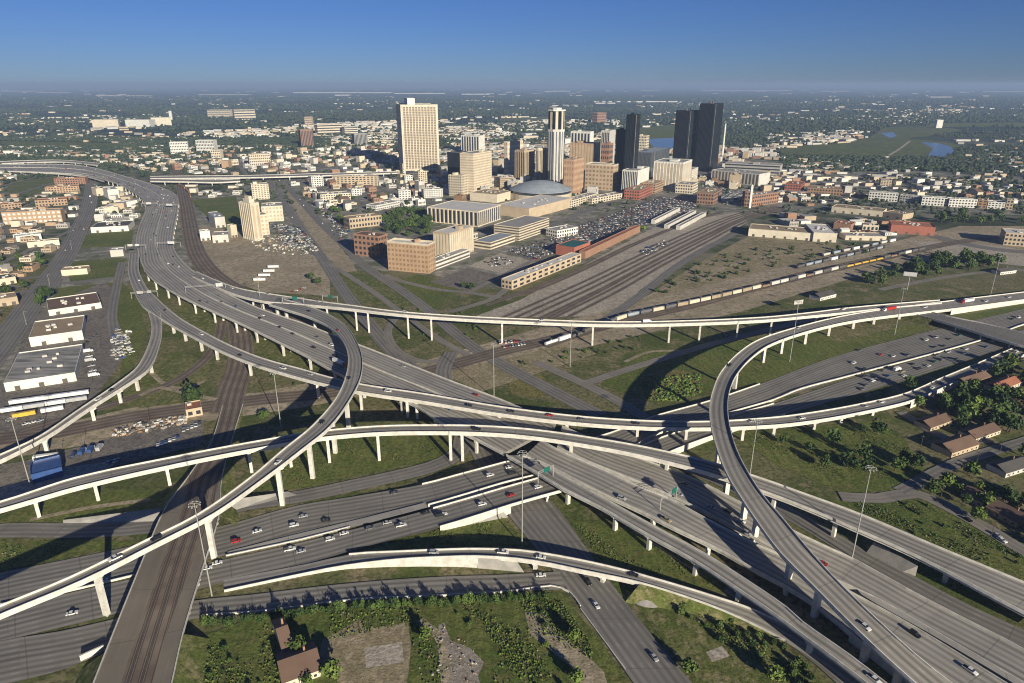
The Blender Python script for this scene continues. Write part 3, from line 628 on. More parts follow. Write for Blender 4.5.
viaduct('south_west_ramp', 'elevated_ramp', 'long slender ramp from the upper left across the middle to the far right', 'highway ramp', 'the long ramp across the middle',
    [(139, 252, 130, 252.5, 11), (139, 270, 128, 271, 11), (146.6, 287, 133, 288.6, 12), (155, 296, 141, 304, 13), (168, 308, 154, 314, 14), (183, 319.5, 172, 325, 14), (208, 333.5, 198, 339, 15), (233, 346, 224, 352, 15), (264, 358, 256, 364.5, 15.5), (303, 368.7, 298, 377, 16), (328, 376, 322, 383, 16.5), (362, 383.5, 358, 391, 17), (428, 393.5, 424, 401, 17), (502, 406, 498, 413, 17), (580, 415.5, 578, 422.5, 16), (650, 420, 650, 427, 14), (711, 420.5, 712, 427.5, 13), (774, 416.5, 777, 424.5, 11), (813, 411.5, 819, 419.5, 10), (856, 404, 863, 411.5, 8), (904, 393, 912, 400, 6, 'w'), (942, 377, 953, 383, 4, 'w'), (981, 361, 994, 366, 2, 'w'), (1024, 343, 1038, 349, 1, 'w'), (1085, 320, 1098, 326, .6, 'w')],
    piers=[(165, 322), (177, 332), (193, 338), (210, 346), (246, 362), (310, 382), (360, 393), (402, 399), (416, 402), (500, 416), (566, 424), (640, 430), (690, 430), (745, 428), (782, 426), (817, 420), (845, 415), (874, 409)])
viaduct('mid_ramp', 'elevated_ramp', 'gently arched flyover on tall piers crossing the whole width below the middle', 'flyover', 'the arched flyover below the middle',
    [(-90, 522, -86, 531, 12), (0, 500.6, 3, 508, 13), (76, 476.5, 79, 486, 14), (178, 455, 180, 463, 15), (260, 439.7, 262, 447, 18), (326, 429.5, 327, 436.5, 20), (402, 424.4, 402, 431.5, 22), (510, 426.5, 509, 434, 22), (612, 440, 607, 448, 20), (697, 457.5, 687, 466, 18.5), (755, 475, 745, 484, 17), (808.6, 494, 797, 503, 15.5), (863, 514, 849, 525, 14), (940, 546.5, 921, 557, 12), (1024, 581, 1002, 600, 10), (1100, 613, 1072, 636, 8)],
    piers=[(41, 505), (92, 490), (162, 474), (245, 455), (290, 446), (322, 443), (382, 438), (449, 439), (463, 439), (571, 448), (660, 462), (768, 496), (836, 524), (940, 571)])
viaduct('north_flyover', 'elevated_ramp', 'straight high flyover on slim piers crossing the upper middle from left to right', 'flyover', 'the high straight flyover',
    [(196, 271, 192, 276, 13.5), (217, 280, 213, 285, 15), (240, 288, 237, 294.5, 15.5), (270, 293.3, 265, 301, 16.3), (295, 297, 290, 303, 17.3), (322, 301, 320, 305.5, 20), (349.7, 304.5, 349, 308.3, 22.5), (400, 311, 400, 314, 24), (455, 315, 455, 318.2, 23.5), (510, 317.8, 510, 321, 23), (601.6, 321, 601.6, 324.2, 21), (677.7, 320.3, 677.7, 323.4, 19), (760, 316.8, 760, 320, 17), (810, 312, 813, 315.3, 14), (846, 307.5, 851, 311.5, 12), (889, 303.5, 892, 307, 9.2), (940, 299.5, 942, 302.5, 6.6)],
    piers=[(250, 300), (262, 303), (324, 310), (352, 312), (367, 315), (407, 317), (433, 319), (502, 325), (595, 327), (667, 327), (704, 326), (735, 324), (775, 321), (820, 316)], colw=2.0)
viaduct('loop_ramp', 'elevated_ramp', 'tallest curved ramp, bending over the trunk highway and sweeping down to the lower left', 'flyover', 'the tall curved ramp at left',
    [(268, 303.5, 284, 299, 16.5), (286, 309, 302, 303.5, 18), (308, 316, 326, 312.5, 20), (328, 325.5, 346.6, 326, 22), (341, 338, 357, 342, 23.5), (347.5, 353, 362, 356, 25), (346.6, 372, 361, 376, 26), (336, 397, 350, 399, 27), (312, 425, 330, 426, 27.5), (283, 448.6, 302, 449, 27.5), (250, 476.5, 268, 475, 27), (198, 513, 214, 513, 26), (142, 541, 156, 543, 25), (68.5, 576.5, 82, 580, 24), (0, 604.4, 10, 610, 22), (-80, 636, -68, 643, 20)],
    piers=[(270, 318), (290, 322), (316, 326), (350, 396), (338, 418), (318, 443), (291, 461), (216, 520), (98, 580)], colw=2.5)
viaduct('right_loop', 'elevated_ramp', 'grey ramp curving down the right side over all the other roads to the bottom right', 'flyover', 'the curved ramp at right',
    [(1110, 282, 1112, 289, 3, 'w'), (1024, 291.5, 1026, 299, 4, 'w'), (948, 300.5, 952, 308.5, 6, 'b'), (889, 308, 893, 315, 9), (842, 315.5, 848, 321.5, 12), (798.7, 326, 806, 331.5, 15.5), (760, 338.5, 771, 344, 18.5), (738.7, 352, 752, 357, 21), (721, 371, 737, 374, 23.5), (713, 389, 730, 390, 25), (709.5, 406, 728, 406, 26), (711, 426, 730, 425, 26.5), (718, 451.7, 737, 449, 26.5), (728, 476, 748, 471, 26), (742.7, 500, 763, 494, 25), (762, 528, 785, 520, 23.5), (781, 553, 805, 544, 22), (811, 583, 832, 574, 20), (860, 632, 882, 623, 16.5), (910, 678, 932, 667, 12), (965, 724, 992, 711, 8, 'w'), (1020, 772, 1052, 760, 4, 'w')],
    piers=[(925, 320), (905, 325), (881, 328), (858, 332), (835, 338), (813, 342), (792, 346), (774, 354), (748, 368), (733, 388), (731, 430), (741, 460), (752, 487), (766, 505), (790, 555), (813, 582), (859, 632), (905, 680)], colw=2.8)
viaduct('exit_ramp', 'elevated_ramp', 'low exit ramp bending from the lower freeway over the cross street to the bottom right', 'highway ramp', 'the low exit ramp over the cross street',
    [(222, 578, 224, 590, .35, 'x'), (308, 562, 304, 573, .7, 'x'), (349, 553, 345, 565, 1.6, 'w'), (402, 550, 400, 558.5, 4, 'w'), (450, 548, 450, 556, 5.5, 'w'), (478.5, 547.5, 478, 555.5, 6.5, 'b'), (520, 549, 517, 558, 7, 'b'), (555, 554, 550, 563, 7, 'b'), (591, 561, 583, 570, 7, 'b'), (625, 569, 616, 576.5, 6.3, 'b'), (650, 576, 640, 582, 5.8, 's'), (677.7, 584, 666, 589.5, 5, 's'), (720, 597, 706, 603, 3.5, 's'), (755, 609, 740, 617, 2, 's'), (800, 631, 785, 640, 1, 'g'), (840, 655, 824, 666, .6, 'g'), (880, 683, 862, 697, .5, 'g'), (960, 740, 940, 756, .5, 'g')],
    piers=[(531, 563), (605, 577)])
viaduct('right_overpass', 'road_overpass', 'dark flat overpass crossing the crowded freeway at the right edge', 'overpass', 'the flat overpass at right',
    [(915, 307, 905, 311, 5, 's'), (945.6, 315, 933, 318.5, 6, 'b'), (985, 323, 972, 330, 6.3, 'b'), (1024, 332.5, 1010, 342, 6.3, 'b'), (1070, 345, 1055, 354, 6, 's'), (1120, 358, 1105, 368, 5, 's')],
    piers=[(955, 322), (984, 336), (1006, 343)], mat='street_asphalt', ncol=4, colw=1.4, thick=1.6)
viaduct('far_left_ramp', 'elevated_ramp', 'pale thin ramp beside the trunk highway near the far upper left', 'highway ramp', 'the thin ramp at far upper left',
    [(30, 169.5, 31, 172, 7), (60, 171, 60, 173.5, 8), (86, 173.5, 85, 176, 9), (106, 178, 104, 181, 10)], piers=45)
viaduct('far_viaduct', 'far_viaduct', 'thin white viaduct running left to right above the cream station tower', 'viaduct', 'the thin white viaduct behind the station',
    [(150, 176, 150, 178.2, 9), (200, 175.5, 200, 177.7, 9), (260, 174.8, 260, 177, 9), (330, 173, 330, 175, 9), (400, 171, 400, 172.6, 8)], piers=60, ncol=2)
viaduct('far_viaduct_two', 'far_viaduct', 'shorter white ramp joining the thin white viaduct from below, left of the station', 'viaduct', 'the short ramp below the thin viaduct',
    [(150, 178.5, 150, 180.8, 9), (185, 179, 185, 181.4, 9), (218, 179.5, 218, 182, 8), (240, 178.5, 240, 180.8, 8)], piers=60, ncol=2)
viaduct('far_road_left', 'far_viaduct', 'pale elevated road entering at the far upper left edge above the trunk highway', 'viaduct', 'the elevated road at the far upper left edge',
    [(-40, 163, -40, 165.3, 6), (20, 160.5, 20, 162.5, 7), (60, 159.8, 60, 161.6, 8), (100, 163, 98, 165, 9)], piers=60, ncol=2)

# ------------------------------------------------------------------ buildings
def solve_w(c, ang, px):
    """how far from corner c in direction ang the wall reaches column px"""
    k = (px-512)/F; dx, dy = math.cos(ang), math.sin(ang)
    # (cx+w dx) = k*((cy+w dy)*CP + H*SP)
    den = dx-k*dy*CP
    return (k*(c.y*CP+H*SP)-c.x)/den
UNITS = {}
def unit(name, mat, parent, loc, scale):
    """a box-shaped part (origin at the middle of its underside) sharing one mesh with its like"""
    k = (name, mat)
    if k not in UNITS:
        m = MB(); m.box(0, 0, 0, 1, 1, 1); UNITS[k] = m.mesh(name, [M[mat]])
    o = bpy.data.objects.new(name, UNITS[k]); C.objects.link(o); o.parent = parent; o.location = loc; o.scale = scale; return o
def building(name, label, cat, cpx, top, left=None, right=None, ang=62, style='plain', wall='cream', win='window_dark', roof='roof_grey', floors=None, ml=None, mr=None, cr=None,
             bays=None, pent=True, band='white', group=None, z0=0, parapet=.9):
    """a block standing with its near corner at cpx; two walls run off at ang and ang+90"""
    c = P(*cpx); a = R(ang)
    if cr is not None:
        q = P(*cr); a = math.atan2(q.y-c.y, q.x-c.x); mr = (q-c).length
    h = top_h(c, top) if not isinstance(top, tuple) else top[0]
    wr = mr if mr is not None else solve_w(c, a, right)
    wl = ml if ml is not None else solve_w(c, a+math.pi/2, left)
    wr = min(max(wr, 6), 400); wl = min(max(wl, 6), 400); h = max(h, 3)
    root = empty(name, (c.x, c.y, z0), label, cat, group, a)
    root.location.z = z0
    mats = [M[wall], M[win], M[band]]
    b = MB()
    if style == 'warehouse':
        b.box(wr/2, wl/2, 0, wr, wl, h)
    else:
        b.box(wr/2, wl/2, 0, wr, wl, h-.02)
    obj('walls', b, mats, root)
    fl = floors or max(1, int(h/4.0)); fh = h/fl
    br = bays or max(2, int(wr/5)); bl = bays or max(2, int(wl/5))
    vis_px = F/(c.y*CP+H*SP)
    if style == 'grid':
        f2 = min(fl, 12); fh2 = h/f2; nr, nl = min(br, 12), min(bl, 12)
        while nr*f2+nl*f2 > 100:
            if f2 > 6: f2 -= 1
            elif nr >= nl: nr -= 1
            else: nl -= 1
        fh2 = h/f2
        for fx, W, nb in ((0, wr, nr), (1, wl, nl)):
            for i in range(f2):
                for k in range(nb):
                    x, z = W*(k+.5)/nb, fh2*(i+.27)
                    unit('window', win, root, (x, -.04, z) if fx == 0 else (-.04, x, z), (W/nb*.56, .12, fh2*.5) if fx == 0 else (.12, W/nb*.56, fh2*.5))
    elif style in ('bands', 'garage'):
        for i in range(min(fl, 30)):
            m = MB(); za, zb = (fh*(i+.35), fh*(i+.8)) if style == 'bands' else (fh*(i+.42), fh*(i+.9)); e = -.06
            m.v = [(wr-.8, e, za), (e, e, za), (e, wl-.8, za), (wr-.8, e, zb), (e, e, zb), (e, wl-.8, zb)]
            m.f = [(1, 0, 3, 4), (2, 1, 4, 5)]; m.m = [0, 0]
            obj('window_band' if style == 'bands' else 'open_level', m, M[win if style == 'bands' else 'window_soft'], root)
    elif style in ('fins', 'finleft'):
        nb = min(br, 14)
        if style == 'fins':
            for k in range(nb): unit('window_strip', win, root, (wr*(k+.5)/nb, -.04, h*.06), (wr/nb*.56, .12, h*.89))
        nb = min(bl, 14)
        for k in range(nb): unit('window_strip', win, root, (-.04, wl*(k+.5)/nb, h*.06), (.12, wl/nb*.56, h*.89))
        for k in range(nb+1): unit('fin', wall, root, (-.3, wl*k/nb, 0), (.6, .9, h))
    elif style == 'warehouse':
        n = max(2, int(wr/14))
        for k in range(n): unit('loading_door', 'window_soft', root, (wr*(k+.5)/n, -.04, .1), (3.6, .12, min(3.6, h*.6)))
    elif style == 'glass':
        n = min(max(4, int(wr/3)), 12); n2 = min(max(4, int(wl/3)), 12)
        for k in range(1, n): unit('mullion', 'grey' if k == 2 else 'mullion_black', root, (wr*k/n, -.15, 0), (.7, .3, h))
        for k in range(1, n2): unit('mullion', 'mullion_black', root, (-.15, wl*k/n2, 0), (.3, .6, h))
    rf = MB()
    if style == 'gable':
        pass
    rf.box(wr/2, wl/2, h-.02, wr-.8, wl-.8, .06)
    ro = obj('roof', rf, M[roof], root)
    pp = MB(); t = .45
    if band == 'cream': parapet = 2.4
    for (x, y, lx, ly) in ((wr/2, t/2, wr, t), (wr/2, wl-t/2, wr, t), (t/2, wl/2, t, wl-2*t), (wr-t/2, wl/2, t, wl-2*t)): pp.box(x, y, h-.02, lx, ly, parapet)
    q = bpy.data.objects.new('parapet', pp.mesh('parapet', [M[wall] if band == 'white' else M[band]])); C.objects.link(q); q.parent = ro
    if pent:
        rr = random.Random(int(cpx[0]*13+cpx[1]))
        n = 1 if h > 30 else min(8, int(wr*wl/350)+1)
        for k in range(n):
            u = MB(); s_ = (min(wr, wl)*.35) if h > 30 else rr.uniform(2, 4)
            u.box(wr*rr.uniform(.25, .75), wl*rr.uniform(.25, .75), h+.04, s_, s_*rr.uniform(.6, 1), 4.5 if h > 30 else 1.6)
            q = bpy.data.objects.new('roof_unit', u.mesh('roof_unit', [M[wall] if h > 30 else M['pale_grey']])); C.objects.link(q); q.parent = ro
    cs, sn = math.cos(a), math.sin(a)
    fp = [(c.x+x*cs-y*sn, c.y+x*sn+y*cs) for x, y in ((0, 0), (wr, 0), (wr, wl), (0, wl))]
    mark_poly(fp)
    root['w_r'] = wr; root['w_l'] = wl; root['h'] = h
    for k in ('w_r', 'w_l', 'h'): pass
    return root, wr, wl, h
def B(*a, **k): return building(*a, **k)
# the tallest, cream slab tower
rt, wr, wl, h = B('office_tower', 'tallest cream slab tower with vertical window strips and a white rooftop box', 'tower', (404, 174), 105, 399.5, 440, ang=14, style='plain', wall='yellowish', win='window_soft', pent=False, roof='roof_grey')
nb = 11; fl = 38
for k in range(nb): unit('window_strip', 'window_soft', rt, (5+(wr-10)*(k+.5)/nb, -.04, 12), ((wr-10)/nb*.74, .12, h-17))
for i in range(fl): unit('floor_band', 'tan', rt, (wr/2, -.25, 12+(h-17)*i/fl), (wr-10, .35, 1.9))
for k in range(nb+1): unit('facade_rib', 'yellowish', rt, (5+(wr-10)*k/nb, -.7, 8), (2.0, 1.2, h-10))
m = MB(); m.box(wr*.32, wl*.5, h, wr*.2, wl*.6, 16); obj('rooftop_box', m, M['white'], rt)
m = MB(); m.box(wr*.5, -.3, 0, wr*.9, .5, 8); obj('dark_base', m, M['window_dark'], rt)
B('office_building', 'tan office block with striped right wall, in front of the cream arena roof', 'office', (474, 196), 154, 461, 492, style='bands', wall='cream', win='tan', floors=16)
B('office_wing', 'lower tan wing attached left of the striped tan office block', 'office', (462, 197), 176, 449, 470, style='grid', wall='cream', win='window_soft')
B('dark_office', 'block with shaded side coloured black, directly left of the striped tan office block', 'office', (459, 182), 153, 448, 468, style='glass', wall='black_glass', roof='roof_grey')  # black wall colour stands in for the block's shadow side
B('finned_office', 'mid-rise with white fins and black glass, right of the tallest cream tower', 'office', (479, 154), 136, 461.5, 485, style='finleft', wall='white', ml=None, bays=7)
B('hotel_tower', 'plain tan tower with small rooftop, left of the twin beige slabs', 'tower', (507.5, 176), 142, 504, 523, ang=50, style='grid', wall='cream', win='tan', floors=20)
B('beige_slab', 'beige striped slab tower, left one of the pair', 'tower', (524, 183), 151, 515, 534.5, ang=50, style='fins', wall='tan', win='window_soft')
B('beige_slab', 'beige striped slab tower, right one of the pair beside the tall grey tower', 'tower', (538, 184), 149, 535.5, 547, ang=50, style='fins', wall='cream', win='window_soft')
# tall grey tower with dark crown
c = P(555, 184); rt = empty('crowned_tower', (c.x, c.y, 0), 'tall grey tower with dark glass crown and white cap, left of the orange brick blocks', 'tower')
hh = top_h(c, 109); h1 = top_h(c, 129); rr_ = 8.2/F*(c.y*CP+H*SP)
m = MB(); m.cyl(0, 0, 0, rr_*1.06, rr_*1.06, h1, 8, 0, True, R(22.5)); obj('shaft', m, M['pale_grey'], rt)
for k in range(8):
    an = R(45*k)
    for o in (-.45, 0, .45): m = MB(); m.box(math.cos(an)*rr_*.985-math.sin(an)*o*rr_*.75, math.sin(an)*rr_*.985+math.cos(an)*o*rr_*.75, 3, .5, rr_*.11, h1-8, 0, an); obj('window_strip', m, M['grey_glass'], rt)
m = MB(); m.cyl(0, 0, h1, rr_*.98, rr_*.98, hh-h1-4, 8, 0, True, R(22.5)); cr = obj('crown', m, M['black_glass'], rt)
for k in range(8):
    an = R(45*k); m = MB(); m.box(math.cos(an)*rr_*.93, math.sin(an)*rr_*.93, h1, .8, rr_*.3, hh-h1-4, 0, an)
    q = bpy.data.objects.new('crown_column', m.mesh('crown_column', [M['cream']])); C.objects.link(q); q.parent = cr
m = MB(); m.cyl(0, 0, hh-4, rr_*1.12, rr_*1.12, 3, 8, 0, True, R(22.5)); m.cyl(0, 0, hh-1, rr_*.6, rr_*.6, 4, 8); obj('cap', m, M['white'], rt)
B('brick_tower', 'tan and orange stepped block between the grey crowned tower and the brown cube', 'tower', (592, 184), 144, 569, 599, style='fins', wall='orange_brick', win='tan', bays=8)
B('brick_tower', 'lower orange brick block in front of the tan stepped block', 'tower', (573, 196), 160, 563.5, 583, style='grid', wall='orange_brick', win='brick', floors=12)
B('dark_office', 'dark glass block with white fins behind the orange brick blocks', 'office', (589, 165), 132, 570, 592.5, style='finleft', wall='white', bays=6)
B('cube_hotel', 'brown cube block with cream cornices, in front of the slim black tower', 'hotel', (612.5, 191), 166, 584.5, 618.5, style='grid', wall='tan', win='brown', floors=9, band='cream', bays=18)
B('finned_office', 'small finned block behind the brown cube, beside the slim black tower', 'office', (608, 165), 131, 600, 614, style='finleft', wall='pale_grey', bays=5)
B('red_block', 'small red brick block below the small finned block', 'building', (608, 172), 144, 600, 612, style='grid', wall='brick', floors=5)
B('glass_tower', 'slim black glass tower near the centre of the skyline', 'tower', (631, 191), 115, 622.5, 636, style='glass', wall='black_glass', roof='roof_dark')
B('glass_tower', 'shorter grey glass shoulder left of the slim black tower', 'tower', (622, 187), 130, 613.5, 625, style='glass', wall='black_glass', roof='roof_dark')
B('finned_office', 'white ribbed block with a blank right wall, right of the brown cube', 'office', (636.5, 194), 171, 621.5, 648, style='finleft', wall='white', bays=9)
B('brick_building', 'dark red low brick building beside the crowded car park', 'building', (639, 200), 191, 624, 652, style='grid', wall='red', floors=3, roof='roof_tan')
B('brick_building', 'orange brick low building right of the white ribbed block', 'building', (655, 194), 184, 641, 663, style='grid', wall='orange_brick', floors=4, roof='roof_tan')
B('cream_block', 'large cream block with a stepped white right end, below the black towers', 'office', (681, 189), 163, 652.5, 690, style='fins', wall='white', win='tan', bays=9)
B('cream_block', 'white annex at the right end of the large cream block', 'office', (691, 184), 170, 684, 697, style='bands', wall='white', win='tan')
B('cream_block', 'low cream building in front of the large cream block', 'building', (692, 194), 185, 675, 697.5, style='grid', wall='cream', floors=3)
B('glass_block', 'sloping blue-grey glass block between the slim black tower and the cream block', 'office', (650, 178), 153, 634, 668, style='glass', wall='grey_glass', roof='roof_blue')
B('small_office', 'pale rooftop block above the sloping glass block', 'office', (645, 158), 136, 636, 648, style='grid', wall='cream')
for (cp, tp, l_, r_, lb) in (((684, 170), 111, 671.5, 695, 'left black glass tower of the tall pair'), ((708, 171), 104, 694, 717, 'right, taller black glass tower of the pair')):
    rt, wr, wl, h = B('glass_tower', lb, 'tower', cp, tp, l_, r_, ang=48, style='glass', wall='black_glass', roof='roof_dark', pent=False)
    for k in (.35, .6): m = MB(); m.cyl(wr*k, wl*.5, h, 3, 3, 6, 10); obj('rooftop_tank', m, M['dark_grey'], rt)
c = P(722, 158); rt = empty('chimney_stack', (c.x, c.y, 0), 'slender white chimney right of the black towers', 'chimney')
m = MB(); hh = top_h(c, 124); m.cyl(0, 0, 0, 3.4, 2.4, hh, 12); obj('stack', m, M['white'], rt); m = MB(); m.cyl(0, 0, hh, 2.7, 2.7, 2, 12); obj('rim', m, M['grey'], rt)
B('courthouse', 'long grey colonnaded building to the right of the cream blocks', 'building', (711, 181), 170, None, None, cr=(758, 186), ml=55, style='fins', wall='pale_grey', win='window_soft', bays=14)
B('courthouse', 'stepped upper block behind the long grey colonnaded building', 'building', (724, 175), 163, None, None, cr=(779, 178), ml=45, style='bands', wall='grey', floors=4)
B('brick_building', 'red brick square building right of the crowded car park', 'building', (713, 205), 194, 696.5, 721, style='grid', wall='brick', floors=3, roof='roof_tan')
B('brick_building', 'orange brick building left of the white corner tower', 'building', (749, 207), 192, 741, 752, ang=60, style='grid', wall='brick', floors=4)
B('brick_building', 'long orange brick building right of the white corner tower', 'building', (751.5, 207), 196, None, None, cr=(778, 203), ml=22, style='grid', wall='brick', floors=3)
c = P(749.5, 208); rt = empty('corner_tower', (c.x, c.y, 0), 'thin white tower between the two orange brick buildings', 'tower')
m = MB(); m.box(0, 0, 0, 4, 4, top_h(c, 186)); obj('shaft', m, M['white'], rt); m = MB(); m.box(0, 0, top_h(c, 186), 5, 5, 3, tx=.1, ty=.1); obj('spire', m, M['white'], rt)
B('red_block', 'bright red square building with white cornice, right of the white corner tower', 'building', (800, 193), 185, 784, 804, ang=60, style='grid', wall='red', floors=3, roof='roof_red')
B('brick_building', 'long low brick building with tan roof right of the bright red one', 'building', (807, 194), 188, None, None, cr=(842, 196), ml=45, style='grid', wall='brown', roof='roof_tan', floors=2)
B('freight_house', 'long cream freight house with a row of dark doors, in the upper right', 'warehouse', (831, 212), 207, None, None, cr=(882, 217), ml=40, style='warehouse', wall='cream', roof='roof_tan')
B('freight_house', 'pale shed continuing right of the long cream freight house', 'warehouse', (883, 217), 212, None, None, cr=(902, 220), ml=35, style='warehouse', wall='tan', roof='roof_tan')
B('warehouse', 'big cream warehouse with tan roof on the far side of the rail corridor', 'warehouse', (748, 236), 229, None, None, cr=(812, 241), ml=45, style='warehouse', wall='yellowish', roof='roof_tan')
B('warehouse', 'white-roofed right half of the big cream warehouse', 'warehouse', (812.5, 241.5), 233, None, None, cr=(836, 242.5), ml=75, style='warehouse', wall='yellowish', roof='roof_white')
B('shed', 'long low cream shed right of the big cream warehouse', 'warehouse', (845, 240), 236, None, None, cr=(886, 241), ml=28, style='warehouse', wall='cream', roof='roof_grey')
B('cottage', 'small cream building with dark windows and brown roof behind the long shed', 'building', (862, 231), 225, None, None, cr=(878, 232), ml=20, style='grid', wall='cream', roof='roof_brown', floors=1)
B('red_warehouse', 'long red warehouse beyond the rail corridor at right', 'warehouse', (890, 233), 225, None, None, cr=(934, 236), ml=40, style='warehouse', wall='red', roof='roof_red')
B('red_shed', 'brick shed with a brown roof between the cream warehouse and the cottage', 'building', (833, 229), 223, None, None, cr=(850, 231), ml=30, style='plain', wall='brick', roof='roof_red')
B('tan_office', 'tan building with white roof at the right edge beyond the street', 'building', (1003, 245), 233, None, None, cr=(1040, 248), ml=40, style='grid', wall='tan', roof='roof_white', floors=3)
for i, (x0, x1, y0, y1, t_, wl_, lab) in enumerate(((868, 897, 200, 202, 192, 'white', 'leftmost white apartment block of the long row at upper right'), (899, 918, 202, 204, 195, 'pale_grey', 'pale grey apartment block second in the long row at upper right'),
        (921, 946, 205, 206.5, 197, 'white', 'white apartment block in the middle of the long row at upper right'), (948, 976, 207, 208, 199, 'white', 'long white apartment block right of the middle of the row'),
        (977, 986, 208, 208.5, 200, 'brown', 'brown apartment block between two white ones in the row'), (987, 1004, 208.5, 209.5, 202, 'white', 'white apartment block near the right end of the row'), (1005, 1012, 209.5, 210, 200, 'tan', 'orange-tan end block of the apartment row'))):
    B('apartment_block', lab, 'apartments', (x0, y0), t_, None, None, cr=(x1, y1), ml=18, style='grid', wall=wl_, floors=3, roof='roof_grey', group='apartment blocks in the upper right row')
# convention centre and arena
B('convention_hall', 'cream columned convention hall with broad white roof left of the dome', 'hall', (478, 227), 212, 428, 501, ang=62, style='fins', wall='cream', win='window_dark', roof='roof_white', bays=12, pent=False)
B('convention_hall', 'wide low white-roofed hall with brown walls in front of the dome', 'hall', (529, 219), 209, 496, 572, ang=55, style='plain', wall='tan', roof='roof_white')
B('convention_hall', 'stepped flat rooftop between the striped tan office and the dome', 'hall', (497, 203), 195, 470, 512, ang=60, style='plain', wall='cream', roof='roof_tan')
c = P(541, 200); rt = empty('domed_arena', (c.x, c.y+30, 0), 'round arena with shallow blue-grey dome and cream ring wall', 'arena')
rad = 31/F*((c.y+30)*CP+H*SP); zt = 20.0
m = MB(); m.cyl(0, 0, 0, rad, rad, 13, 40, 0, True); obj('ring_wall', m, M['cream'], rt)
m = MB(); m.cyl(0, 0, 13, rad*.97, rad*.97, 5, 40, 0, False); obj('dark_band', m, M['window_dark'], rt)
m = MB(); pr = [(rad*1.0, 18), (rad*1.0, 19.2), (rad*.8, 25), (rad*.55, 31), (rad*.3, 34.5), (rad*.08, 36), (0.01, 36)]
for (r0, z0), (r1, z1) in zip(pr, pr[1:]): m.cyl(0, 0, z0, r0, r1, z1-z0, 40, 0, False)
m.cyl(0, 0, 17.9, rad*.96, rad, .1, 40, 0, False)
obj('dome', m, M['roof_blue'], rt)
mark_poly([(c.x+rad*math.cos(k*.3), c.y+30+rad*math.sin(k*.3)) for k in range(21)])
B('parking_garage', 'long cream parking garage with open decks, right of the blue-roofed garage', 'garage', (519, 241), 228, 494, 549, ang=58, style='garage', wall='cream', floors=5, roof='roof_grey', pent=False)
B('parking_garage', 'low garage with cars on its blue-grey roof behind the tall tan hotel', 'garage', (490.5, 250), 243, 474, 515, ang=58, style='garage', wall='cream', floors=2, roof='roof_blue', pent=False)
B('tall_hotel', 'tall tan hotel slab with cream striped right wall, behind the brick hotel', 'hotel', (450, 260), 234, 434.5, 474, ang=60, style='fins', wall='tan', win='cream', roof='roof_white')
B('tall_hotel', 'cream low podium along the street in front of the tall tan hotel', 'building', (436, 270), 262, None, None, cr=(470, 257), ml=14, style='bands', wall='white', win='window_soft', floors=2)
B('brick_hotel', 'orange brick hotel with white cornice and rooftop boxes, nearest in the group', 'hotel', (429, 274), 246, 388.5, 436, ang=70, style='grid', wall='orange_brick', win='brown', floors=9, band='cream', roof='roof_white')
B('brick_depot', 'older brown brick block with big windows left of the orange hotel', 'building', (380, 258), 237, 355, 389, ang=64, style='grid', wall='brick', win='window_dark', floors=4, bays=6, roof='roof_brown')
B('low_building', 'long low tan building among the trees left of the dark grove', 'building', (350, 229), 219, 344, 382, ang=35, style='grid', wall='tan', floors=2, roof='roof_tan')
B('station_tower', 'tall cream art deco station tower with stepped top beside the railway', 'tower', (255, 241), 204, 244, 263.5, ang=50, style='fins', wall='yellowish', win='tan', floors=14)
rt = [o for o in bpy.data.objects if o.name == 'station_tower'][0]; hs_, ws_, ls_ = rt['h'], rt['w_r'], rt['w_l']
unit('tower_crown', 'yellowish', rt, (ws_*.5, ls_*.5, hs_), (ws_*.6, ls_*.55, 6)); unit('tower_crown', 'cream', rt, (ws_*.5, ls_*.5, hs_+6), (ws_*.35, ls_*.35, 4))
rt, wr, wl, h = B('station_tower', 'second cream tower with dark left wall, just behind the station tower', 'tower', (253, 200), 185, 240, 270, ang=24, ml=22, style='grid', wall='cream', win='window_soft', floors=8)
B('station_wing', 'cream lower wing joining the station tower and the cube behind it', 'building', (258, 236), 216, 252, 270, ang=40, style='grid', wall='cream', win='tan', floors=5)
B('station_annex', 'cream cube with tall windows right of the station tower', 'building', (263, 222), 207, 261, 284, ang=18, style='grid', wall='yellowish', win='tan', floors=4, ml=40)
B('tan_slab', 'long low tan office slab left of the tallest tower', 'office', (333, 187), 177, None, None, cr=(378, 186), ml=25, style='grid', wall='tan', floors=5)
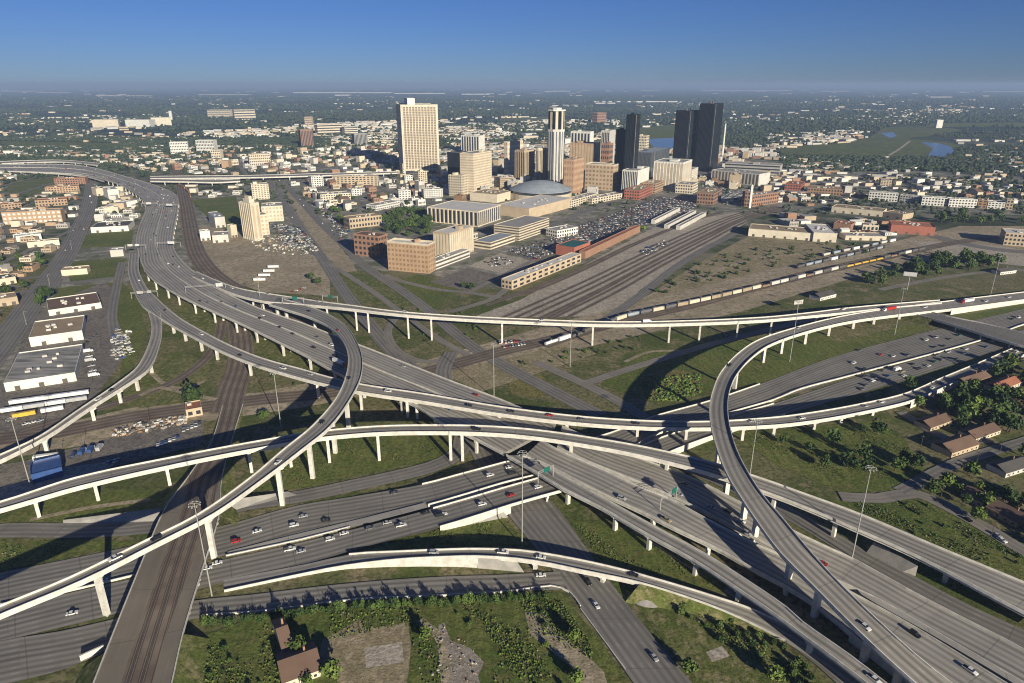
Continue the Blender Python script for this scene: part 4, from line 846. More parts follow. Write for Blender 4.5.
for (cp, tp, cr_, d_, w_, lab) in (((403, 174), 164, (411, 173.5), 18, 'cream', 'small cream tower at the foot of the tallest tower, left'), ((405, 184), 176, (413, 183.5), 16, 'white', 'small white block below the small cream tower'),
        ((419, 185), 172, (429, 184), 20, 'cream', 'cream stepped block at the right foot of the tallest tower'), ((399, 200), 191, (411, 199.5), 20, 'white', 'small white church-like block in front of the tallest tower'),
        ((424, 198), 190, (443, 197), 24, 'white', 'low white building right of the church-like block'), ((321, 202), 195, (351, 200), 30, 'yellowish', 'low bright cream building right of the avenue'),
        ((376, 211), 206, (400, 206), 25, 'white', 'low white building left of the convention hall'), ((500, 188), 178, (514, 187), 30, 'tan', 'low tan building behind the dome'), ((548, 196), 189, (565, 194), 25, 'white', 'low white building beside the dome'),
        ((571, 208), 201, (598, 200), 22, 'cream', 'long low cream building right of the dome'), ((592, 204), 199, (624, 198), 22, 'cream', 'long flat cream building below the brown cube'),
        ((557, 238), 231, (578, 234), 25, 'white', 'small white building at the near end of the crowded car park'), ((352, 196), 190, (362, 195), 18, 'white', 'small white building right of the tan slab'),
        ((312, 187), 177, (324, 186), 20, 'white', 'white-roofed box on posts beside the avenue'), ((460, 243), 238, (478, 238), 15, 'cream', 'low cream building behind the brick hotel')):
    B('low_building', lab, 'building', cp, tp, None, None, cr=cr_, ml=d_, style='grid', wall=w_, roof='roof_grey')
# left part
B('warehouse', 'dark-roofed long white warehouse beside the left street, upper one', 'warehouse', (91.5, 233), 228, None, None, cr=(129, 231), ml=50, style='warehouse', wall='white', roof='roof_dark')
B('warehouse', 'dark-roofed low warehouse with white front, farthest of the three by the yard', 'warehouse', (49.5, 316), 311, None, None, cr=(102, 308), ml=48, style='warehouse', wall='white', roof='roof_brown')
B('warehouse', 'tan-roofed warehouse with white front, middle of the three by the yard', 'warehouse', (31, 347), 338.5, None, None, cr=(84, 339.5), ml=52, style='warehouse', wall='white', roof='roof_tan')
B('warehouse', 'big warehouse with streaked grey roof, nearest of the three by the yard', 'warehouse', (6, 392), 384, None, None, cr=(77, 381), ml=72, style='warehouse', wall='white', roof='streaked_roof')
B('shed', 'small flat tan shed beside the cross street at left', 'shed', (62, 276), 271, None, None, cr=(88, 274), ml=18, style='plain', wall='cream', roof='roof_tan')
B('shed', 'small blue-roofed shed under the trunk highway', 'shed', (111, 257), 251, None, None, cr=(124, 256), ml=16, style='plain', wall='pale_grey', roof='roof_blue')
B('apartment_rows', 'long orange-striped apartment row at the left edge', 'apartments', (4, 225), 213, None, None, cr=(63, 222), ml=22, style='grid', wall='orange_brick', win='white', floors=3)
for i, (cp, tp, cr_, d_, w_, r_, lab) in enumerate((((55, 185), 179, (86, 184), 24, 'brick', 'roof_red', 'long red-roofed row farthest up the left street'), ((46, 194), 188, (80, 192), 26, 'orange_brick', 'roof_red', 'second red-roofed row up the left street'),
        ((36, 207), 201, (68, 205), 28, 'orange_brick', 'roof_red', 'third red-roofed row up the left street'), ((2, 210), 205, (22, 208), 22, 'orange_brick', 'roof_red', 'short red-roofed row at the left edge'),
        ((17, 242), 237, (42, 239), 20, 'white', 'roof_white', 'low white-roofed building below the orange apartment row'), ((28, 248), 243, (60, 245), 14, 'yellowish', 'roof_tan', 'narrow yellowish building above the left street'),
        ((0, 286), 280, (17, 283), 26, 'cream', 'roof_dark', 'dark-roofed cream building at the left edge'), ((0, 307), 300, (19, 304), 24, 'tan', 'roof_tan', 'tan building at the left edge below the dark-roofed one'),
        ((97, 196), 189, (107, 195), 30, 'cream', 'roof_brown', 'brown-roofed cream building inside the highway curve'), ((109, 199), 190, (120, 198), 45, 'white', 'roof_blue', 'tall white building with blue-grey roof inside the highway curve'),
        ((105, 214), 208, (119, 213), 18, 'yellowish', 'roof_tan', 'tan-roofed building inside the highway curve, nearest'), ((122, 208), 203, (136, 206), 20, 'white', 'roof_white', 'long white building inside the highway curve, rightmost'),
        ((201, 241), 232, (211, 240), 14, 'white', 'roof_white', 'narrow white shed beside the rails below the station'), ((213, 243), 236, (229, 242), 30, 'pale_grey', 'roof_grey', 'grey shed beside the rails left of the station tower'),
        ((216, 228), 218, (226, 227), 60, 'pale_grey', 'roof_blue', 'long blue-grey shed above the grey shed by the rails'), ((232, 238), 226, (238, 237), 12, 'cream', 'roof_tan', 'little cream tower left of the station tower'))):
    B('low_building', lab, 'building', cp, tp, None, None, cr=cr_, ml=d_, style='warehouse' if i > 3 else 'grid', wall=w_, roof=r_)
# distant notable buildings
for (cp, tp, cr_, d_, w_, st, lab) in (((171, 154), 142.5, (189, 153.5), 30, 'white', 'grid', 'left one of two white slab buildings left of centre, before the dark tree belt'), ((197, 153), 140.5, (215, 153), 30, 'white', 'grid', 'right one of two white slab buildings, before the dark tree belt'),
        ((212, 160), 150, (221, 160), 25, 'cream', 'grid', 'cream block at the lower right of the two white slabs'), ((222, 168), 161, (229, 168), 25, 'orange_brick', 'plain', 'small orange block above the thin white viaduct'),
        ((250, 166), 155, (271, 165), 28, 'cream', 'grid', 'cream office with flat roof beside the boulevard'), ((302, 148), 130, (314, 147.5), 30, 'brick', 'fins', 'isolated reddish tower left of the tallest tower'),
        ((318, 135), 125, (343, 134), 40, 'cream', 'bands', 'wide cream building behind the reddish tower'), ((345, 135), 127, (358, 134.5), 40, 'yellowish', 'bands', 'yellowish building right of the wide cream one'),
        ((355, 145), 134, (368, 144.5), 35, 'grey', 'fins', 'grey block left of the tallest tower'), ((208, 118), 110, (231, 118), 60, 'cream', 'bands', 'far cream complex on the rise, left part'),
        ((235, 120), 110, (256, 119.5), 60, 'cream', 'bands', 'far cream complex on the rise, right part with taller wing'), ((93, 128), 120, (119, 127.5), 70, 'cream', 'plain', 'far cream hall left of the long white halls'),
        ((126, 127), 120, (150, 127), 70, 'white', 'plain', 'far white hall, left of the thin white tower'), ((152, 126), 118, (172, 125.5), 70, 'yellowish', 'plain', 'far yellowish hall under the thin white tower'),
        ((170, 121), 111, (172.5, 121), 9, 'white', 'plain', 'thin white tower among the far halls at left'), ((597, 124), 113, (606, 123.5), 40, 'brick', 'grid', 'far reddish block between the skyline towers'),
        ((305, 126), 117, (312, 126), 40, 'tan', 'grid', 'small far tan block on the horizon side of the reddish tower'), ((936, 128), 120, (942, 128), 25, 'white', 'plain', 'far white twin silos at right'),
        ((880, 186), 180, (891, 186.5), 30, 'tan', 'grid', 'tan block among the trees at right'), ((565, 146), 139, (575, 145.5), 40, 'white', 'plain', 'long white roof behind the crowned tower')):
    B('distant_building', lab, 'building', cp, tp, None, None, cr=cr_, ml=d_, style=st, wall=w_, floors=4, pent=False)
# station and platform buildings in the rail yard
B('rail_station', 'long white-roofed tan rail station along the tracks', 'station', (512, 290), 281, None, None, cr=(581, 262), ml=15, style='grid', wall='tan', roof='roof_white', floors=2)
B('rail_terminal', 'long brown brick platform building with a red end, above the station', 'station', (585, 259), 252, None, None, cr=(640, 232), ml=9, style='plain', wall='brick', roof='roof_red', pent=False)
B('rail_terminal', 'red terminal block with green roof at the end of the platform building', 'station', (574, 257), 248, None, None, cr=(590, 251), ml=30, style='plain', wall='red', roof='sign_green', pent=False)
for (a_, b_2) in (((655, 224), (680, 211)), ((668, 229), (696, 214)), ((680, 230), (706, 216))):
    B('platform_canopy', {655: 'upper left', 668: 'middle', 680: 'lower right'}[a_[0]]+' platform canopy of the three in the upper rail yard', 'canopy', a_, (6.0,), None, None, cr=b_2, ml=7, style='plain', wall='pale_grey', roof='roof_grey', pent=False, group='platform canopies in the upper rail yard')
B('signal_house', 'small orange-brown house with pale yard beside a round dark tree at left', 'house', (187, 418), 411, None, None, cr=(203, 415), ml=14, style='grid', wall='tan', roof='roof_red', floors=1)
B('blue_shed', 'bright blue metal shed at the near end of the truck yard', 'shed', (33, 484), 476, None, None, cr=(64, 476), ml=18, style='plain', wall='paint_blue', roof='paint_blue', pent=False)
# houses with pitched roofs
def house(cpx, crx, depth, h, wall, roof, label, group=None, name='house', cat='house'):
    c = P(*cpx); q = P(*crx); a = math.atan2(q.y-c.y, q.x-c.x); W = (q-c).length
    rt = empty(name, (c.x, c.y, 0), label, cat, group, a)
    m = MB(); m.box(W/2, depth/2, 0, W, depth, h)
    m.v += [(0, depth/2, h+depth*.22), (W, depth/2, h+depth*.22)]; m.uv = []; m.f += [(4, 7, 8), (5, 6, 9)]; m.m += [0, 0]
    obj('walls', m, M[wall], rt)
    m = MB(); e = .5; rz = depth*.22
    for s_ in (0, 1):
        y0, y1 = (-e, depth/2) if s_ == 0 else (depth+e, depth/2); zz = h-e*.44
        m.face([(-e, y0, zz+.15), (W+e, y0, zz+.15), (W+e, y1, h+rz+.15), (-e, y1, h+rz+.15)]); m.face([(-e, y0, zz), (W+e, y0, zz), (W+e, y0, zz+.15), (-e, y0, zz+.15)])
    ro = obj('roof', m, M[roof], rt)
    m = MB(); m.box(W*.7, depth*.6, h+rz*.3, .8, .8, rz+.6); q = bpy.data.objects.new('chimney', m.mesh('chimney', [M['brick']])); C.objects.link(q); q.parent = ro
    nw = max(2, int(W/4))
    for k in range(nw): unit('window', 'window_dark', rt, (W*(k+.5)/nw, -.03, .9), (1.2, .1, 1.2))
    unit('door', 'brown', rt, (W*.5/nw+1.6, -.03, .05), (1.0, .1, 2.05))
    cs, sn = math.cos(a), math.sin(a); mark_poly([(c.x+x*cs-y*sn, c.y+x*sn+y*cs) for x, y in ((0, 0), (W, 0), (W, depth), (0, depth))])
for args in (((951, 458), (978, 449), 14, 4, 'tan', 'roof_brown', 'brown-roofed house with orange wall facing the narrow street at right'),
             ((975, 443), (1000, 434), 12, 3.5, 'cream', 'roof_brown', 'long brown-roofed house above the orange-walled one'),
             ((930, 432), (952, 424), 12, 3.5, 'tan', 'roof_brown', 'brown-roofed house nearest the flyover among the trees at right'),
             ((985, 512), (1016, 528), 13, 3.5, 'orange_brick', 'roof_brown', 'brick house beside the parked cars at the right edge'),
             ((960, 497), (982, 508), 11, 3.5, 'tan', 'roof_brown', 'brown-roofed house uphill of the brick house at the right edge'),
             ((1005, 478), (1030, 470), 12, 3.5, 'pale_grey', 'roof_dark', 'grey house under dark trees at the right edge'),
             ((965, 388), (990, 380), 11, 3.5, 'brick', 'roof_brown', 'low brick house below the overpass'),
             ((1000, 394), (1022, 385), 12, 3.5, 'cream', 'roof_red', 'cream house with reddish roof at the right edge below the overpass'),
             ((925, 408), (945, 402), 9, 3, 'orange_brick', 'roof_brown', 'small orange brick house beside the freeway wall at right'),
             ((284, 690), (322, 676), 16, 4, 'yellowish', 'roof_brown', 'derelict brown-roofed house at the bottom edge beside bright green trees'),
             ((286, 664), (296, 660), 24, 3.5, 'cream', 'roof_brown', 'narrow rear wing behind the derelict house at the bottom'),
             ((820, 301), (836, 297), 14, 4, 'white', 'roof_dark', 'small white building with dark roof by the rail corridor, above the flyover'),
             ((1000, 275), (1016, 273), 12, 4, 'white', 'roof_dark', 'white building beside the dark thicket at the right edge')):
    house(*args)

# ------------------------------------------------------------------ trains, trailers, vehicles
def along(r, s):
    s = min(max(s, 0), r.s[-1]-.01)
    i = max(k for k in range(len(r.s)) if r.s[k] <= s); i = min(i, len(r.s)-2)
    t = (s-r.s[i])/max(r.s[i+1]-r.s[i], 1e-6)
    return r.a[i].lerp(r.a[i+1], t), r.b[i].lerp(r.b[i+1], t), (r.c[i+1]-r.c[i]).normalized()
PROTO = {}
def wagon_proto(kind, col):
    k = (kind, col)
    if k in PROTO: return PROTO[k]
    rt = empty('freight_wagon', (0, 0, 0), 'x', 'wagon')
    m = MB(); Lw = 15.0
    if kind == 'box':
        m.box(0, 0, 1.1, Lw, 2.9, 3.2); m.box(0, 0, 4.3, Lw, 2.9, .35, 0, tx=1, ty=.5)
    elif kind == 'hopper':
        m.box(0, 0, 2.2, Lw, 2.9, 2.3); m.box(0, 0, 1.1, Lw*.8, 1.2, 1.1, 0, tx=1.2, ty=2.3)
    elif kind == 'tank':
        m.bar((-Lw/2, 0, 2.7), (Lw/2, 0, 2.7), 1.45, 12); m.cyl(0, 0, 4.1, .7, .7, .6)
    else:
        m.box(0, 0, 1.1, Lw, 2.7, .5); m.box(0, 0, 1.6, Lw*.9, 2.4, 1.2)
    obj('wagon_body', m, M['paint_'+col] if col in CARC else M[col], rt)
    m = MB(); m.box(0, 0, .75, Lw+1, 2.3, .33); obj('underframe', m, M['dark_grey'], rt)
    for x in (-Lw*.36, Lw*.36):
        m = MB(); m.box(x, 0, .25, 2.6, 1.8, .5); 
        for d in (-.8, .8):
            for y in (-.75, .75): m.bar((x+d, y-.06, .45), (x+d, y+.06, .45), .45, 10)
        obj('bogie', m, M['rubber'], rt)
    PROTO[k] = rt; rt['used'] = 0; return rt
VEH = []       # (root, base label, group)
def put(proto, loc, rz, base, group, place, scale=None):
    if not proto['used']:
        r = proto; r.location = loc; r.rotation_euler = (0, 0, rz); proto['used'] = 1
        if scale is not None: r.scale = scale
    else: r = copy_thing(proto, loc, rz, None, None, scale)
    VEH.append((r, base, group, place)); return r
WC = ['white', 'pale_grey', 'tan', 'cream', 'brown', 'grey', 'roof_blue', 'dark_grey', 'yellow']
CN = {'pale_grey': 'pale grey', 'roof_blue': 'blue-grey', 'dark_grey': 'dark grey'}
r_ = ROADS['wagon_rails']; s_ = 8.0; k = 0
while s_ < r_.s[-1]-10:
    a_, b_2, t_d = along(r_, s_); c_ = (a_+b_2)*.5
    px = proj(c_)[0]
    if px < 600: kd, cl = rnd.choice((('hopper', 'dark_grey'), ('box', 'white'), ('tank', 'white'), ('flat', 'dark_grey')))
    elif px < 760: kd, cl = rnd.choice((('box', 'cream'), ('box', 'tan'), ('hopper', 'roof_blue'), ('box', 'tan'), ('hopper', 'grey'), ('hopper', 'dark_grey')))
    elif 842 < px < 884: kd, cl = 'flat', 'yellow'
    else: kd, cl = rnd.choice((('box', 'pale_grey'), ('hopper', 'dark_grey'), ('hopper', 'dark_grey'), ('flat', 'brown')))
    put(wagon_proto(kd, cl), c_+Vector((0, 0, .05)), math.atan2(t_d.y, t_d.x), CN.get(cl, cl)+' '+{'box': 'boxcar', 'tank': 'tank wagon', 'hopper': 'hopper wagon', 'flat': 'flat wagon'}[kd], 'wagons of the long freight train', 'the long freight train')
    s_ += 17.2
# hopper wagons standing beside the far part of the train
for row, (x0, y0, x1, y1, n) in enumerate(((800, 268, 886, 248, 12), (826, 256, 892, 242, 8))):
    p0, p1 = P(x0, y0), P(x1, y1); d = (p1-p0).normalized()
    for k in range(n):
        cl = rnd.choice(('dark_grey', 'dark_grey', 'white', 'pale_grey', 'roof_blue'))
        put(wagon_proto('hopper' if cl != 'white' else 'box', cl), p0+(p1-p0)*(k/(n-1)), math.atan2(d.y, d.x), CN.get(cl, cl)+' wagon', 'wagons parked in the far sidings', 'the far sidings')
p = [P(x, y, .3) for x, y in ((176, 182), (181, 186), (186, 190), (189.5, 194), (191, 199))]
for k in range(4):
    d = p[k+1]-p[k]; n = max(1, int(d.length/17.2)); d.normalize()
    for j in range(n): put(wagon_proto('box', 'brick'), p[k]+d*17.2*j, math.atan2(d.y, d.x), 'red boxcar', 'red boxcars beside the trunk highway', 'the tracks beside the trunk highway')

def car_proto(kind, col):
    k = (kind, col)
    if k in PROTO: return PROTO[k]
    rt = empty({'pickup': 'pickup_truck', 'semi': 'semi_truck', 'van': 'van', 'suv': 'car', 'sedan': 'car', 'boxtruck': 'box_truck', 'trailer': 'truck_trailer'}[kind], (0, 0, 0), 'x', {'pickup': 'pickup truck', 'semi': 'truck', 'van': 'van', 'boxtruck': 'truck', 'trailer': 'trailer'}.get(kind, 'car'))
    pm = M['paint_'+col]
    def hull(prof, w_, mi=0, inset=0.0):
        m = MB(); n = len(prof)
        l = [(x, -w_/2, z) for x, z in prof]; r = [(x, w_/2, z) for x, z in prof]
        for i in range(n): j = (i+1) % n; m.face([l[i], r[i], r[j], l[j]][::-1])
        m.face(l); m.face(r[::-1]); return m
    def wheels(xs, w_, r0=.34, n=1):
        for x in xs:
            for y in (-w_/2+.12, w_/2-.12):
                m = MB(); m.bar((x, y-.12, r0), (x, y+.12, r0), r0, 10); obj('wheel', m, M['rubber'], rt)
    if kind in ('sedan', 'suv', 'van', 'pickup'):
        L_, W_, h0, h1 = {'sedan': (4.8, 1.85, .92, 1.45), 'suv': (4.9, 1.95, 1.05, 1.8), 'van': (5.3, 2.0, 1.15, 2.05), 'pickup': (5.7, 2.0, 1.05, 1.85)}[kind]
        x0, x1 = -L_/2, L_/2
        prof = [(x0, .35), (x1, .35), (x1, .72), (x1-.25, .84), (x1-1.25, h0), (x0+.15, h0), (x0, h0-.2)]
        obj('body', hull(prof, W_), pm, rt)
        if kind == 'sedan': cab = [(x0+.75, h0), (x1-1.35, h0), (x1-2.05, h1-.06), (x0+1.45, h1-.06)]
        elif kind == 'suv': cab = [(x0+.1, h0), (x1-1.25, h0), (x1-1.9, h1-.06), (x0+.35, h1-.06)]
        elif kind == 'van': cab = [(x0+.05, h0), (x1-.85, h0), (x1-1.6, h1-.06), (x0+.15, h1-.06)]
        else: cab = [(x0+2.1, h0), (x1-1.4, h0), (x1-2.0, h1-.06), (x0+2.25, h1-.06)]
        obj('windows', hull(cab, W_-.22), M['car_glass'], rt)
        rx0, rx1 = cab[3][0], cab[2][0]
        m = MB(); m.box((rx0+rx1)/2, 0, h1-.06, rx1-rx0, W_-.24, .07); obj('car_roof', m, pm, rt)
        if kind == 'pickup':
            m = MB(); m.box(x0+1.05, 0, h0, 1.9, W_-.35, .01); obj('truck_bed', m, M['dark_grey'], rt)
        wheels((x0+.95, x1-.95), W_)
        for y in (-W_*.33, W_*.33):
            m = MB(); m.box(x1+.01, y, .6, .04, .35, .16); obj('headlight', m, M['lamp_lens'], rt)
    elif kind == 'boxtruck':
        m = MB(); m.box(-.9, 0, .9, 6.2, 2.4, 2.5); obj('cargo_box', m, pm, rt)
        obj('cab', hull([(2.3, .5), (4.2, .5), (4.2, 1.4), (3.8, 2.3), (2.3, 2.3)], 2.2), M['paint_white'], rt); wheels((-2.8, 3.2), 2.3, .45)
    else:
        Lt = 14.0
        m = MB(); m.box(-2.0, 0, 1.15, Lt, 2.55, 2.75); obj('trailer_box', m, pm, rt)
        m = MB(); m.box(-2.0, 0, .9, Lt-1, 1.2, .25); obj('chassis', m, M['dark_grey'], rt)
        wheels((-7.2, -6.0), 2.5, .5)
        if kind == 'semi':
            obj('cab', hull([(5.4, .6), (9.0, .6), (9.0, 1.6), (7.6, 1.9), (7.3, 3.1), (5.4, 3.5)], 2.4), M[rnd.choice(('paint_white', 'paint_red', 'paint_blue'))], rt)
            m = MB(); m.box(7.45, 0, 1.95, .45, 2.1, .8, 0, tx=.5); obj('windscreen', m, M['car_glass'], rt)
            wheels((5.0, 8.2), 2.4, .5)
    PROTO[k] = rt; rt['used'] = 0; return rt
KN = {'sedan': 'car', 'suv': 'car', 'van': 'van', 'pickup': 'pickup truck', 'semi': 'articulated truck', 'boxtruck': 'box truck', 'trailer': 'trailer'}
def on_road(key, px, py, kind, col, rev=False, place=None, group=None):
    """a vehicle standing where the photograph shows it on that road"""
    r = ROADS[key]; best = None
    for i in range(len(r.c)-1):
        p = P(px, py, r.c[i].z+.6); d = (p-r.c[i]).length
        if best is None or d < best[0]: best = (d, i, p)
    _, i, p = best; t = (r.c[min(i+1, len(r.c)-1)]-r.c[i]).normalized()
    w_ = (r.b[i]-r.a[i]); wd = w_.length; wn = w_/wd
    off = (p-r.a[i]).dot(wn); off2 = min(max(off, 2.2), wd-2.2); p = p+wn*(off2-off)
    p.z = r.a[i].z + (r.b[i].z-r.a[i].z)*off2/wd + .02
    an = math.atan2(t.y, t.x)+(math.pi if rev else 0)
    return put(car_proto(kind, col), p, an, col+' '+KN[kind], group or 'vehicles on '+r.place, r.place)
PAL = ['white']*9+['silver']*6+['black']*6+['grey']*5+['red']+['blue']*2+['tan']*2+['green']
KIN = ['sedan']*6+['suv']*4+['pickup']*3+['van']*2
def fill(key, n, s0=0.0, s1=1.0, rev=None, seed=1, lo=.1, hi=.9):
    """traffic spread over the lanes of a road"""
    q = random.Random(seed); r = ROADS[key]; L_ = r.s[-1]; used = []
    tries = 0
    while len(used) < n and tries < n*20:
        tries += 1
        s = L_*q.uniform(s0, s1); a_, b_2, t = along(r, s); wd = (b_2-a_).length
        nl = max(1, int((wd-2.4)/3.66)); ln = q.randrange(nl); u = (1.0+3.66*(ln+.5))/wd
        if u < lo or u > hi: continue
        p = a_.lerp(b_2, u)+Vector((0, 0, .02))
        if any((p-o).length < 9 for o in used): continue
        used.append(p); kd = q.choice(KIN) if q.random() > .015 else 'semi'; cl = q.choice(PAL)
        if kd == 'semi': cl = 'white'
        rv = rev if rev is not None else (u > .5)
        if callable(rev): rv = rev(u)
        an = math.atan2(t.y, t.x)+(math.pi if rv else 0)
        put(car_proto(kd, cl), p, an, cl+' '+KN[kd], 'vehicles on '+r.place, r.place)
for a in (  # near traffic, each where the photograph shows it
    ('loop_ramp', 349, 378, 'sedan', 'black'), ('loop_ramp', 322, 422, 'sedan', 'black'), ('loop_ramp', 278, 462, 'sedan', 'white'), ('loop_ramp', 156, 538, 'suv', 'black'), ('loop_ramp', 115, 558, 'pickup', 'white'),
    ('loop_ramp', 338, 330, 'sedan', 'red'), ('loop_ramp', 309, 311, 'sedan', 'black'), ('mid_ramp', 477, 429, 'suv', 'black'), ('left_ramp', 98, 399, 'sedan', 'white'), ('left_ramp', 111, 390, 'sedan', 'black'),
    ('south_west_ramp', 201, 334, 'pickup', 'white'), ('south_west_ramp', 165, 310, 'sedan', 'black'), ('south_west_ramp', 139, 280, 'sedan', 'white'), ('south_west_ramp', 137, 262, 'sedan', 'grey'), ('south_west_ramp', 283, 368, 'pickup', 'white'), ('south_west_ramp', 388, 391, 'suv', 'white'), ('south_west_ramp', 310, 374, 'sedan', 'silver'), ('south_west_ramp', 469, 405, 'sedan', 'black'), ('south_west_ramp', 511, 411, 'sedan', 'black'), ('south_west_ramp', 550, 415, 'sedan', 'red'), ('south_west_ramp', 582, 419, 'sedan', 'grey'), ('south_west_ramp', 636, 423, 'sedan', 'black'), ('south_west_ramp', 752, 421, 'sedan', 'silver'), ('south_west_ramp', 802, 418, 'sedan', 'white'), ('south_west_ramp', 866, 406, 'sedan', 'silver'), ('south_west_ramp', 882, 402, 'sedan', 'white'), ('south_west_ramp', 240, 355, 'sedan', 'black'),
    ('exit_ramp', 434, 552, 'suv', 'silver'), ('exit_ramp', 503, 552, 'pickup', 'white'), ('exit_ramp', 541, 557, 'sedan', 'white'), ('exit_ramp', 634, 574, 'sedan', 'black'),
    ('westbound', 257, 531, 'sedan', 'white'), ('westbound', 236, 541, 'suv', 'red'), ('westbound', 294, 525, 'suv', 'white'), ('westbound', 303, 516, 'sedan', 'silver'), ('westbound', 326, 520, 'sedan', 'black'), ('westbound', 395, 493, 'sedan', 'grey'), ('westbound', 490, 475, 'suv', 'white'), ('westbound', 509, 467, 'sedan', 'white'), ('westbound', 512, 473, 'suv', 'black'),
    ('eastbound', 217, 560, 'sedan', 'white'), ('eastbound', 290, 549, 'pickup', 'white'), ('eastbound', 301, 551, 'sedan', 'silver'), ('eastbound', 330, 539, 'suv', 'white'), ('eastbound', 344, 532, 'sedan', 'white'), ('eastbound', 370, 528, 'suv', 'grey'), ('eastbound', 387, 521, 'sedan', 'silver'), ('eastbound', 401, 525, 'pickup', 'white'), ('eastbound', 425, 511, 'sedan', 'black'), ('eastbound', 440, 515, 'van', 'black'), ('eastbound', 482, 504, 'suv', 'white'), ('eastbound', 511, 495, 'sedan', 'red'), ('eastbound', 538, 487, 'suv', 'white'), ('eastbound', 443, 514, 'sedan', 'white'),
    ('westbound', 104, 591, 'sedan', 'white'), ('eastbound', 72, 613, 'sedan', 'white'), ('eastbound', 207, 568, 'sedan', 'white'),
    ('cross_street', 596, 605, 'sedan', 'white'), ('cross_street', 654, 657, 'sedan', 'silver'), ('cross_street', 588, 582, 'suv', 'black'), ('south_frontage', 541, 575, 'sedan', 'white'),
    ('north_lanes', 728, 511, 'sedan', 'black'), ('north_lanes', 741, 521, 'sedan', 'white'), ('north_lanes', 747, 533, 'suv', 'silver'), ('north_lanes', 823, 563, 'sedan', 'red'),
    ('main_lanes', 915, 634, 'suv', 'black'), ('main_lanes', 970, 670, 'pickup', 'white'), ('right_loop', 864, 626, 'pickup', 'white'), ('collector', 874, 679, 'pickup', 'white'), ('right_loop', 728, 365, 'suv', 'black'),
    ('right_street', 967, 520, 'sedan', 'black'), ('right_street', 1002, 540, 'sedan', 'white'), ('right_street', 997, 535, 'sedan', 'silver'),
    ('north_flyover', 647, 321, 'boxtruck', 'white'), ('north_flyover', 405, 311, 'suv', 'white'), ('north_flyover', 542, 319, 'sedan', 'white'), ('north_flyover', 843, 309, 'sedan', 'white'), ('right_loop', 967, 302, 'semi', 'white'), ('right_loop', 925, 307, 'pickup', 'white'), ('right_loop', 889, 310, 'semi', 'red'), ('right_loop', 828, 319, 'sedan', 'white'), ('right_loop', 986, 301, 'suv', 'white'), ('right_loop', 798, 328, 'sedan', 'silver'), ('right_loop', 1009, 297, 'sedan', 'white'),
    ('trunk', 340, 364, 'semi', 'white'), ('eastbound', 897, 370, 'boxtruck', 'white')):
    on_road(*a[:5])
fill('trunk', 105, 0.0, .55, lambda u: u < .5, 3)
fill('trunk', 38, .55, .97, lambda u: u < .5, 4)
fill('westbound', 30, .58, .97, True, 5, .02, .98)
fill('eastbound', 42, .58, .97, False, 6, .02, .98)
fill('south_west_ramp', 10, .78, .97, False, 16, .02, .98)
fill('north_flyover', 5, .02, .3, False, 7)
fill('left_street', 12, 0, 1, None, 8)
fill('east_avenue', 12, 0, .6, None, 9); fill('west_avenue', 7, 0, .5, None, 10)
fill('main_lanes', 2, .2, .6, False, 11); fill('north_lanes', 3, .2, .5, True, 12)
# parked cars and trailers
def park(x0, y0, x1, y1, n, ang, kinds, pal, place, seed=0, gap=1.0):
    q = random.Random(seed); p0, p1 = P(x0, y0, .5), P(x1, y1, .5); d = math.atan2((p1-p0).y, (p1-p0).x)
    for k in range(n):
        if q.random() > gap: continue
        c_ = p0+(p1-p0)*(k/max(n-1, 1)); kd = q.choice(kinds); cl = q.choice(pal)
        put(car_proto(kd, cl), (c_.x, c_.y, .25), d+R(ang), cl+' '+KN[kd], 'vehicles parked in '+place, place)
park(24, 403, 82, 395, 4, 0, ['trailer'], ['white'], 'the yard below the streaked warehouse', 1)
park(16, 411, 80, 401, 4, 0, ['trailer'], ['white', 'white', 'silver'], 'the yard below the streaked warehouse', 2)
park(28, 416, 56, 411, 2, 0, ['trailer'], ['white', 'yellow'], 'the yard below the streaked warehouse', 3)
park(50, 459, 66, 457, 1, 0, ['trailer'], ['white'], 'the truck yard under the flyover', 4)
park(74, 455, 100, 449, 4, 70, ['boxtruck', 'van'], ['blue', 'red', 'blue', 'silver'], 'the truck yard under the flyover', 5)
park(108, 463, 118, 460, 4, 60, ['sedan'], ['blue', 'silver', 'white'], 'the truck yard under the flyover', 6)
park(158, 445, 178, 437, 6, 60, ['sedan', 'suv'], ['silver', 'white', 'blue'], 'the lot beside the signal house', 7)
park(184, 430, 200, 424, 5, 60, ['sedan', 'pickup'], ['silver', 'white', 'grey'], 'the lot beside the signal house', 8)
park(86, 342, 96, 336, 4, 90, ['pickup', 'sedan'], PAL, 'the yard beside the three warehouses', 9)
park(88, 352, 94, 376, 6, 90, ['pickup', 'boxtruck'], ['white', 'white', 'silver'], 'the yard beside the three warehouses', 10)
park(114, 336, 122, 358, 9, 90, ['sedan', 'pickup'], PAL, 'the scrap yard inside the left ramp', 11)
park(118, 330, 132, 352, 9, 90, ['sedan', 'van'], PAL, 'the scrap yard inside the left ramp', 12)
park(26, 424, 40, 421, 3, 20, ['sedan'], ['white', 'silver'], 'the yard below the streaked warehouse', 13)
park(258, 281, 272, 268, 4, 90, ['trailer'], ['white'], 'the dirt yard beside the trunk highway', 14)
park(292, 292, 304, 288, 4, 90, ['sedan'], ['white', 'silver', 'red'], 'the dirt yard beside the trunk highway', 15)
park(500, 343, 520, 341, 8, 80, ['sedan', 'pickup'], ['red', 'white', 'silver', 'blue'], 'the lot under the straight flyover', 16)
park(504, 347, 524, 344, 8, 80, ['sedan'], ['red', 'white', 'silver', 'grey'], 'the lot under the straight flyover', 17)
park(930, 418, 956, 427, 7, 90, ['sedan', 'suv'], PAL, 'the lane between the houses at right', 18)
